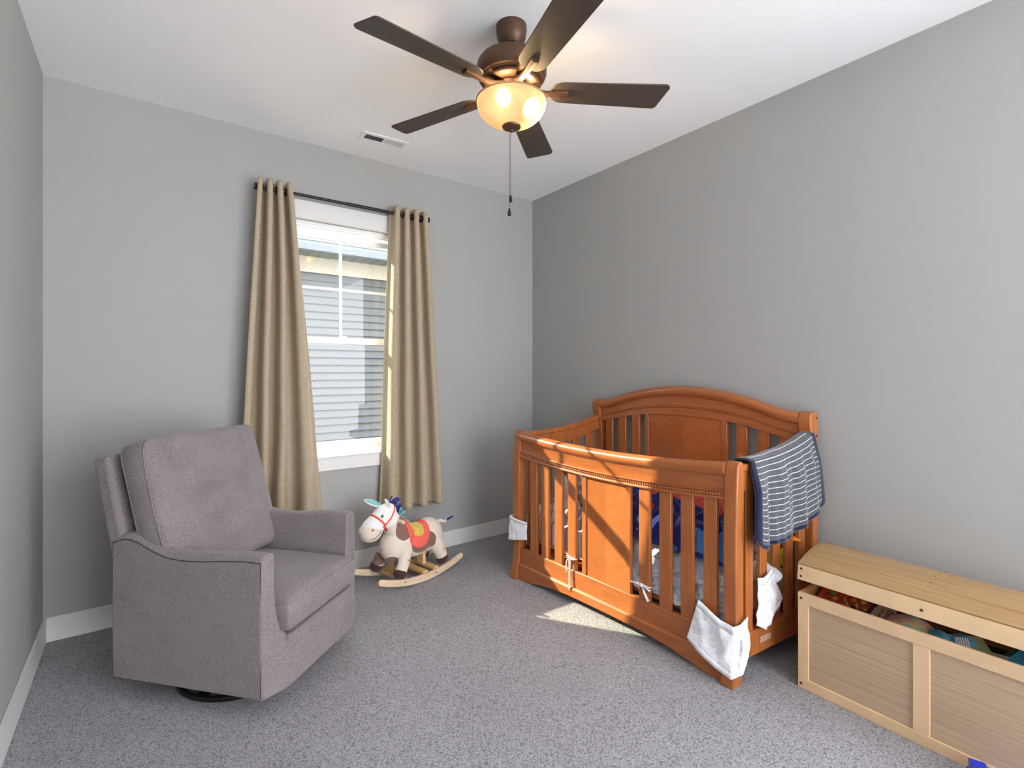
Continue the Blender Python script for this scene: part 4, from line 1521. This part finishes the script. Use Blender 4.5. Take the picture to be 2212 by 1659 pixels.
# dinosaur book
bk = inchest('picture_book', 'dark red picture book with a cream title patch lying in the toy chest', 'book', 0.225, 0.12, 0.352, (22, 0, -4))
g = G(); g.box(-0.075, 0.085, -0.09, 0.09, -0.008, 0.008); obj('cover', g, spotted('maroon_cover', (96, 26, 40), [(190, 40, 44), (150, 30, 44), (214, 90, 50)], 30, 0.25), bk, bevel=0.002)
pts = []
for i in range(28):
    a = 2 * pi * i / 28
    r = 1 + 0.07 * (i % 2)
    pts.append((0.035 + 0.036 * r * cos(a), 0.01 + 0.075 * r * sin(a)))
g = G(); g.prism(pts, 0.008, 0.0088, 'z'); obj('title_patch', g, plain('cream_patch', (222, 186, 160), 0.6), bk)
inkm = plain('maroon_ink', (120, 30, 60), 0.6)
text('title_text', 'Dinos', 0.026, inkm, bk, Matrix.Translation((0.048, 0.012, 0.0092)) @ Matrix.Rotation(radians(-90), 4, 'Z'))
text('title_text', "LET'S LIFT", 0.013, inkm, bk, Matrix.Translation((0.024, 0.012, 0.0092)) @ Matrix.Rotation(radians(-90), 4, 'Z'))

# rainbow plush
rb = MB('rainbow_plush')
vr = rb.coord(); fr_ = rb.noise(vr, 9, 2)
rb.set(rb.ramp(fr_, [(0.30, lin((206, 110, 150))), (0.42, lin((222, 150, 150))), (0.52, lin((222, 200, 130))), (0.60, lin((150, 190, 160))), (0.72, lin((90, 160, 190)))]), 0.95, 0, 0.1, None, 0.4)
pt = inchest('plush_toy', 'round pink, yellow and blue plush toy in the middle of the toy chest', 'plush toy', 0.345, 0.115, 0.335)
g = G(); g.ball((0, 0, 0), (0.082, 0.085, 0.055), 40, 24, lambda d: 1 + 0.08 * noise.noise(d * 2.5)); obj('body', g, rb.m, pt, smooth=True)
bl = fabric('blue_plush', (40, 120, 170), (120, 200, 220), 200, 0.5)
pt2 = inchest('plush_toy', 'sky blue plush toy with a white printed care tag in the toy chest', 'plush toy', 0.445, 0.095, 0.330)
g = G(); g.ball((0, 0, 0), (0.062, 0.075, 0.048), 40, 24, lambda d: 1 + 0.12 * noise.noise(d * 2.5 + Vector((3, 0, 0)))); obj('body', g, bl, pt2, smooth=True)
g = G(); g.ball((0.045, 0.055, 0.015), (0.04, 0.035, 0.03), 24, 16); obj('foot', g, bl, pt2, smooth=True)
tg_ = striped('tag_print', (90, 90, 100), (236, 236, 240), 160, 0, 0.3)
g = G(); g.box(-0.018, 0.018, -0.022, 0.022, -0.0006, 0.0006)
obj('care_tag', g, tg_, pt2, local=Matrix.Translation((0.058, -0.018, 0.045)) @ Matrix.Rotation(radians(35), 4, 'X') @ Matrix.Rotation(radians(20), 4, 'Z'))


def book(label, x, y, z, rot, w, h, t, cover, pages):
    r = inchest('book', label, 'book', x, y, z, rot, None)
    g = G(); g.box(-w / 2, w / 2, -h / 2, h / 2, -t / 2, -t / 2 + 0.0025); g.box(-w / 2, w / 2, -h / 2, h / 2, t / 2 - 0.0025, t / 2); g.box(-w / 2, -w / 2 + 0.003, -h / 2, h / 2, -t / 2, t / 2)
    obj('cover', g, cover, r, bevel=0.001, seg=1)
    g = G(); g.box(-w / 2 + 0.003, w / 2 - 0.004, -h / 2 + 0.004, h / 2 - 0.004, -t / 2 + 0.0025, t / 2 - 0.0025); obj('pages', g, pages, r)
    return r


pap = plain('page_cream', (222, 206, 180), 0.8)
book('pale board book with a yellow-green edge in the toy chest', 0.520, 0.12, 0.340, (10, -6, 28), 0.10, 0.15, 0.018, plain('cover_pale_green', (206, 214, 150), 0.5), pap)
book('thin white paperback lying under the others in the toy chest', 0.590, 0.13, 0.325, (4, 0, 12), 0.14, 0.12, 0.010, plain('cover_white', (226, 216, 206), 0.5), pap)
book('dark green paperback deep in the toy chest', 0.66, 0.25, 0.325, (6, 4, -14), 0.13, 0.13, 0.012, plain('cover_dark_green', (44, 74, 66), 0.5), pap)
bb_ = book('blue board book with black lettering, rightmost item visible in the toy chest', 0.665, 0.085, 0.362, (16, -4, -22), 0.11, 0.15, 0.020, plain('cover_sky_blue', (84, 170, 206), 0.4), pap)
text('title_text', 'The', 0.022, M['black'], bb_, Matrix.Translation((0.0, 0.035, 0.0104)) @ Matrix.Rotation(radians(-90), 4, 'Z'))
wt = inchest('toy_block', 'round beige wooden toy block beside the blue book in the toy chest', 'toy', 0.598, 0.045, 0.330)
g = G(); g.tube([(0, 0, -0.016), (0, 0, 0.016)], 0.024, 24); obj('block', g, plain('beige_wood', (214, 190, 140), 0.5), wt, bevel=0.004)
fill = inchest('blanket', 'dark folded blanket at the bottom of the toy chest', 'blanket', 0.42, 0.20, 0.17)
g = G(); g.ball((0, 0, 0), (0.375, 0.165, 0.13), 48, 24, lambda d: 1 / (abs(d.x) ** 6 + abs(d.y) ** 6 + abs(d.z) ** 6) ** (1 / 6) * (1 + 0.05 * noise.noise(d * 4)))
obj('cloth', g, plain('dark_cloth', (44, 38, 40), 0.9), fill, smooth=True)

# blue toy on the floor at the lower right corner
px_ = (2.085, 0.375, 0.0)
bt = thing('plastic_toy', 'bright blue plastic toy on the carpet in front of the toy chest', 'toy', px_, radians(20))
bp_ = plain('blue_plastic', (20, 50, 196), 0.3, 0, 0.5)
g = G(); g.prism([(-0.06, 0), (0.07, 0), (0.07, 0.035), (0.02, 0.045), (-0.045, 0.03)], -0.03, 0.03, 'y'); obj('body', g, bp_, bt, bevel=0.006, seg=3)
g = G(); g.prism([(-0.01, 0.03), (0.08, 0.03), (0.085, 0.055), (0.0, 0.062)], -0.022, 0.022, 'y'); obj('top', g, bp_, bt, bevel=0.005, seg=3)
for sx in (-0.036, 0.036):
    g = G(); g.tube([(-0.035, sx - 0.006, 0.016), (-0.035, sx + 0.006, 0.016)], 0.016, 20); obj('wheel', g, M['blackmetal'], bt, bevel=0.002)

# ------------------------------------------------------------------ rocking donkey
don = thing('rocking_toy', 'cream plush rocking donkey with red and yellow saddle on wooden rockers by the right curtain', 'rocking toy', (1.38, 2.945, 0), radians(193.9))


def rocker_geo():
    g = G(); n = 40; top = []; bot = []
    def base(x): return 0.005 + 0.60 * (x + 0.02) ** 2
    x0, x1 = -0.325, 0.345
    for i in range(n + 1):
        x = x0 + 0.02 + (x1 - x0 - 0.04) * i / n
        bot.append((x, base(x) - 0.002))
        top.append((x, base(x) + 0.036 + 0.006 * (1 - abs(x) / 0.33)))
    def cap(xe, sgn):
        zc_ = base(xe) + 0.018
        return [(xe + sgn * 0.020 * cos(radians(a)), zc_ + 0.019 * sin(radians(a))) for a in range(-60, 61, 20)]
    poly = bot + cap(x1 - 0.02, 1) + top[::-1] + cap(x0 + 0.02, -1)[::-1]
    return g, poly


for ys in (0.125, -0.125):
    g, poly = rocker_geo(); g.prism(poly, ys - 0.009, ys + 0.009, 'y')
    rk = obj('rocker', g, M['rocker'], don, bevel=0.003, seg=2)
    for x in (0.16, -0.085):
        sgn = 1 if ys > 0 else -1
        g = G(); g.ball((x, ys + sgn * 0.0092, 0.028 + 0.6 * (x + .02) ** 2 * 1.0), (0.005, 0.0014, 0.005), 12, 6)
        obj('screw', g, M['screw'], rk, smooth=True)
for x in (-0.015, 0.165, -0.10):
    g = G(); g.box(x - 0.022, x + 0.022, -0.116, 0.116, 0.038 + 0.6 * (x + .02) ** 2, 0.056 + 0.6 * (x + .02) ** 2)
    obj('crossbar', g, M['pine'], don, bevel=0.002)
for x in (0.155, -0.075):
    g = G(); g.box(x - 0.012, x + 0.012, -0.03, 0.03, 0.06, 0.16)
    obj('post', g, M['pine'], don, bevel=0.002)

g = G()
g.ball((0.115, 0, 0.232), (0.120, 0.088, 0.108), 40, 24)
g.ball((-0.02, 0, 0.225), (0.15, 0.085, 0.100), 40, 24)
g.ball((-0.125, 0, 0.238), (0.108, 0.088, 0.106), 40, 24)
g.tube([(0.08, 0, 0.27), (0.125, 0, 0.325), (0.165, 0, 0.385), (0.195, 0, 0.44)], [0.090, 0.074, 0.062, 0.055], 24)


def limb(g, pts, rad):
    g.tube(pts, rad, 20)
    for p, r in ((pts[0], rad[0]), (pts[-1], rad[-1])):
        g.ball(p, r, 16, 10)


legs = [([(0.105, 0.060, 0.20), (0.140, 0.088, 0.150), (0.170, 0.100, 0.098)], [0.044, 0.040, 0.036]),
        ([(0.150, -0.060, 0.20), (0.180, -0.085, 0.15), (0.200, -0.095, 0.105)], [0.044, 0.040, 0.036]),
        ([(-0.145, 0.055, 0.185), (-0.170, 0.075, 0.13), (-0.180, 0.082, 0.088)], [0.050, 0.042, 0.036]),
        ([(-0.125, -0.055, 0.185), (-0.150, -0.075, 0.13), (-0.160, -0.082, 0.088)], [0.050, 0.042, 0.036])]
for p, r in legs:
    limb(g, p, r)
# head
g.tube([(0.175, 0, 0.455), (0.215, 0, 0.445), (0.262, 0, 0.410), (0.300, 0, 0.372), (0.318, 0, 0.352)], [0.050, 0.058, 0.056, 0.066, 0.056], 28)
g.ball((0.190, 0, 0.452), (0.055, 0.052, 0.052), 24, 16)
g.ball((0.312, 0, 0.358), (0.072, 0.064, 0.060), 28, 18)
tmp = obj('tmp', g, M['white_cotton'], None, remesh=0.0042)
dg = bpy.context.evaluated_depsgraph_get(); dg.update()
me = bpy.data.meshes.new_from_object(tmp.evaluated_get(dg))
bpy.data.objects.remove(tmp)
coat = MB('donkey_coat')
tc = coat.n('ShaderNodeTexCoord')
fz = coat.noise(tc.outputs['Object'], 380, 3, 0.7)
col = coat.ramp(fz, [(0.3, lin((208, 190, 172))), (0.7, lin((240, 228, 214)))])
brown = coat.ramp(fz, [(0.3, lin((112, 84, 76))), (0.7, lin((150, 118, 106)))])
pale = coat.ramp(fz, [(0.3, lin((226, 222, 218))), (0.7, lin((248, 246, 244)))])


def emask(c, r):
    sb = coat.n('ShaderNodeVectorMath', operation='SUBTRACT'); coat.l(tc.outputs['Object'], sb.inputs[0]); sb.inputs[1].default_value = c
    dv = coat.n('ShaderNodeVectorMath', operation='DIVIDE'); coat.l(sb.outputs[0], dv.inputs[0]); dv.inputs[1].default_value = r
    ln = coat.n('ShaderNodeVectorMath', operation='LENGTH'); coat.l(dv.outputs[0], ln.inputs[0])
    return mth(coat, 'LESS_THAN', ln.outputs['Value'], 1.0)


col = coat.mix(emask((0.25, 0, 0.44), (0.12, 0.1, 0.085)), col, pale)
for c_, r_ in (((0.118, 0.06, 0.345), (0.055, 0.06, 0.075)), ((-0.030, 0.08, 0.225), (0.095, 0.05, 0.070)), ((0.195, 0.05, 0.155), (0.048, 0.045, 0.035)), ((0.20, -0.08, 0.15), (0.05, 0.05, 0.04))):
    col = coat.mix(emask(c_, r_), col, brown)
coat.set(col, 0.95, 0, 0.1, None, 0.35)
coat.bump(fz, 0.3, 0.002)
me.materials.clear(); me.materials.append(coat.m)
for p in me.polygons: p.use_smooth = True
body = bpy.data.objects.new('body', me); C.objects.link(body); body.parent = don
hoofm = fabric('dark_brown_plush', (44, 28, 30), (92, 62, 58), 300, 0.4)
for p, r in legs:
    g = G(); c_ = Vector(p[-1]); dv_ = (Vector(p[-1]) - Vector(p[-2])).normalized()
    g.ball(c_ + dv_ * 0.006, (0.0405, 0.0405, 0.034), 24, 14, rot=Vector((0, 0, 1)).rotation_difference(dv_).to_matrix())
    obj('hoof', g, hoofm, don, smooth=True)
# ears
tealp = spotted('teal_dotted_cotton', (128, 200, 204), [(40, 110, 150), (120, 200, 206), (230, 240, 240), (60, 140, 160)], 95, 0.22)


def ear(base, tip, side, wid):
    b_, t_ = Vector(base), Vector(tip)
    ax = (t_ - b_); ln = ax.length; ax.normalize()
    sd = Vector(side).normalized(); nn = ax.cross(sd).normalized()
    for (nm, mt_, k, off) in (('ear', coatm2, 1.0, 0.0), ('ear_lining', tealp, 0.78, 0.0045)):
        g = G()
        def f(d):
            return 1.0
        g.ball((0, 0, 0), (wid * k, 0.010 if k == 1 else 0.008, ln / 2 * (1.0 if k == 1 else 0.9)), 20, 16)
        g.map(lambda x, y, z: b_ + ax * (ln / 2 + z) + sd * (x * (1 - 0.25 * z / ln)) + nn * (y + off))
        o = obj(nm, g, mt_, don if k == 1 else par, smooth=True)
        par = o
    return par


coatm2 = fabric('cream_velour', (208, 196, 184), (240, 232, 224), 380, 0.3)
par = None
ear((0.215, -0.025, 0.490), (0.318, -0.055, 0.535), (0.2, 0.75, -0.6), 0.026)
ear((0.195, 0.030, 0.480), (0.240, 0.050, 0.545), (-0.7, 0.2, -0.7), 0.022)
# bridle
br_ = plain('orange_red_tape', (232, 86, 56), 0.7)
from mathutils.bvhtree import BVHTree
bvh = BVHTree.FromPolygons([v.co for v in me.vertices], [tuple(p.vertices) for p in me.polygons])


def on_body(p, c, lift=0.0015):
    """push a point p from centre c out to the surface of the body"""
    p, c = Vector(p), Vector(c)
    d = (p - c).normalized()
    h = bvh.ray_cast(p + d * 0.2, -d)
    return (h[0] + h[1] * lift) if h[0] is not None else p


def band(name, c, n_, u_, r, mat, parent, w=0.005, a0=0, a1=360, steps=60):
    c = Vector(c); n_ = Vector(n_).normalized(); u_ = Vector(u_); u_ = (u_ - n_ * u_.dot(n_)).normalized(); v_ = n_.cross(u_)
    pts = []
    for i in range(steps + 1):
        a = radians(a0 + (a1 - a0) * i / steps)
        pts.append(on_body(c + (u_ * cos(a) + v_ * sin(a)) * r, c))
    vs = []; fs = []
    for p in pts:
        vs += [p - n_ * w, p + n_ * w]
    for i in range(steps): fs.append((2 * i, 2 * i + 1, 2 * i + 3, 2 * i + 2))
    g = G(); g.add(vs, fs)
    return obj(name, g, mat, parent, smooth=True, solid=0.002)


ax_ = Vector((0.315 - 0.2, 0, 0.352 - 0.45)).normalized()
bd = band('bridle', (0.262, 0, 0.410), ax_, (0, 0, 1), 0.06, br_, don, 0.0055)
g = G()
for sy in (1, -1):
    path = [(0.262, 0.03 * sy, 0.385), (0.235, 0.05 * sy, 0.40), (0.205, 0.05 * sy, 0.425), (0.180, 0.048 * sy, 0.46), (0.165, 0.03 * sy, 0.485)]
    pts = [on_body(Vector(p) + Vector((0, 0.03 * sy, 0)), (p[0], 0, p[2] - 0.0)) for p in path]
    g.tube(pts, 0.0048, 8)
obj('bridle_strap', g, br_, bd, smooth=True)
eyem = plain('eye_grey', (90, 100, 108), 0.5)
for sy in (1, -1):
    p = on_body((0.268, 0.06 * sy, 0.452), (0.235, 0, 0.43)); g = G(); g.ball(p, (0.009, 0.004, 0.010), 14, 10); obj('eye', g, eyem, don, smooth=True)
    p = on_body((0.335, 0.06 * sy, 0.385), (0.315, 0, 0.362)); g = G(); g.ball(p, (0.009, 0.004, 0.006), 14, 10); obj('nostril', g, plain('nostril_brown', (190, 104, 70), 0.7), don, smooth=True)
sm = []
for i in range(21):
    t = i / 20
    q = (0.352 - 0.075 * t, 0.07, 0.322 + 0.003 + 0.045 * t ** 2.2)
    sm.append(on_body(q, (0.318, 0, 0.350), 0.0005))
g = G(); g.tube(sm, 0.0016, 6); obj('mouth', g, M['black'], don, smooth=True)
# mane
tealm = spotted('teal_ribbon', (110, 184, 190), [(230, 240, 240), (60, 130, 150)], 140, 0.25)
navym = plain('navy_ribbon', (34, 50, 120), 0.7)
random.seed(21)
for i in range(26):
    t = i / 25
    bx_ = 0.190 - 0.125 * t; bz_ = 0.498 - 0.155 * t
    mat_ = navym if t < 0.42 else tealm
    ln = 0.055 if t < 0.42 else (0.045 if t < 0.62 else 0.018)
    a = random.uniform(-0.9, 0.9)
    d = Vector((-0.55 + 0.3 * random.uniform(-1, 1), sin(a) * 0.8, 0.75 + 0.3 * random.uniform(-1, 1))).normalized()
    b0 = on_body((bx_ - 0.02, 0, bz_), (bx_ + 0.03, 0, bz_ - 0.04), -0.004) + Vector((0, random.uniform(-0.014, 0.014), 0))
    side = d.cross(Vector((random.uniform(-1, 1), random.uniform(-1, 1), 0.2))).normalized() * 0.008
    pts = [b0, b0 + d * ln * 0.6, b0 + d * ln + Vector((-0.012, 0, -0.006))]
    g = G(); vs = []
    for p in pts: vs += [p - side, p + side]
    g.add(vs, [(0, 1, 3, 2), (2, 3, 5, 4)])
    obj('mane_ribbon', g, mat_, don, solid=0.002)
# saddle cloth
zig = MB('coral_zigzag')
vz = zig.coord()
wv = zig.n('ShaderNodeTexWave', wave_type='BANDS', bands_direction='Z'); wv.inputs['Scale'].default_value = 42; wv.inputs['Distortion'].default_value = 1.6; wv.inputs['Detail Scale'].default_value = 22
zig.l(vz, wv.inputs['Vector'])
zig.set(zig.ramp(wv.outputs['Fac'], [(0.55, lin((232, 74, 58))), (0.86, lin((244, 140, 124)))]), 0.9)
yelm = spotted('yellow_dotted', (236, 206, 96), [(70, 80, 90), (236, 206, 96), (220, 120, 60), (60, 90, 80)], 75, 0.2)


def saddle(name, k, mat, parent, lift):
    vs = []; fs = []; nu, nv = 36, 14
    g = G()
    for j in range(nv + 1):
        for i in range(nu + 1):
            u = i / nu * 2 - 1; v = j / nv * 2 - 1
            hx = 0.092 * math.sqrt(max(0.0, 1 - abs(u) ** 2.6)) * k + 0.002
            ang = u * radians(112) * (k * 0.5 + 0.5 if k < 1 else 1) * (0.74 if k < 1 else 1)
            cx_ = 0.0 + 0.010 * (1 - abs(u))
            x = cx_ + v * hx
            c = Vector((x, 0, 0.232))
            p = c + Vector((0, sin(ang), cos(ang))) * 0.1
            h = bvh.ray_cast(c + Vector((0, sin(ang), cos(ang))) * 0.3, -Vector((0, sin(ang), cos(ang))))
            q = h[0] + Vector((0, sin(ang), cos(ang))) * lift if h[0] is not None else p
            vs.append(q)
    for j in range(nv):
        for i in range(nu):
            fs.append((j * (nu + 1) + i, j * (nu + 1) + i + 1, (j + 1) * (nu + 1) + i + 1, (j + 1) * (nu + 1) + i))
    g.add(vs, fs)
    return obj(name, g, mat, parent, smooth=True, solid=0.004)


sd_ = saddle('saddle', 1.0, zig.m, don, 0.004)
saddle('saddle_pad', 0.56, yelm, sd_, 0.0085)
# handle, tail, knee stitches
g = G(); g.tube([(0.150, -0.105, 0.395), (0.150, -0.095, 0.395), (0.150, 0.095, 0.395), (0.150, 0.105, 0.395)], [0.010, 0.013, 0.013, 0.010], 18); obj('handle', g, M['rocker'], don, smooth=True, angle=50)
g = G(); g.tube([(-0.215, 0, 0.300), (-0.24, 0.005, 0.300), (-0.262, 0.01, 0.288), (-0.282, 0.012, 0.292)], [0.012, 0.011, 0.010, 0.009], 12); tl_ = obj('tail', g, coatm2, don, smooth=True)
g = G()
for q in (-0.3, 0, 0.3):
    g.tube([(-0.276, 0.012, 0.290), (-0.300, 0.016 + q * 0.02, 0.300 + q * 0.02), (-0.325, 0.02 + q * 0.05, 0.306 + q * 0.03)], [0.006, 0.008, 0.010], 8, flat=0.4)
obj('tassel', g, navym, tl_)
for c_ in ((0.128, 0.14, 0.165), (-0.170, 0.13, 0.150)):
    g = G(); p = on_body(c_, (c_[0], 0.04, c_[2])); 
    for s1 in (1, -1):
        g.tube([p + Vector((-0.009, 0.001, -0.009 * s1)), p + Vector((0.009, 0.001, 0.009 * s1))], 0.0012, 6)
    obj('cross_stitch', g, br_, don)
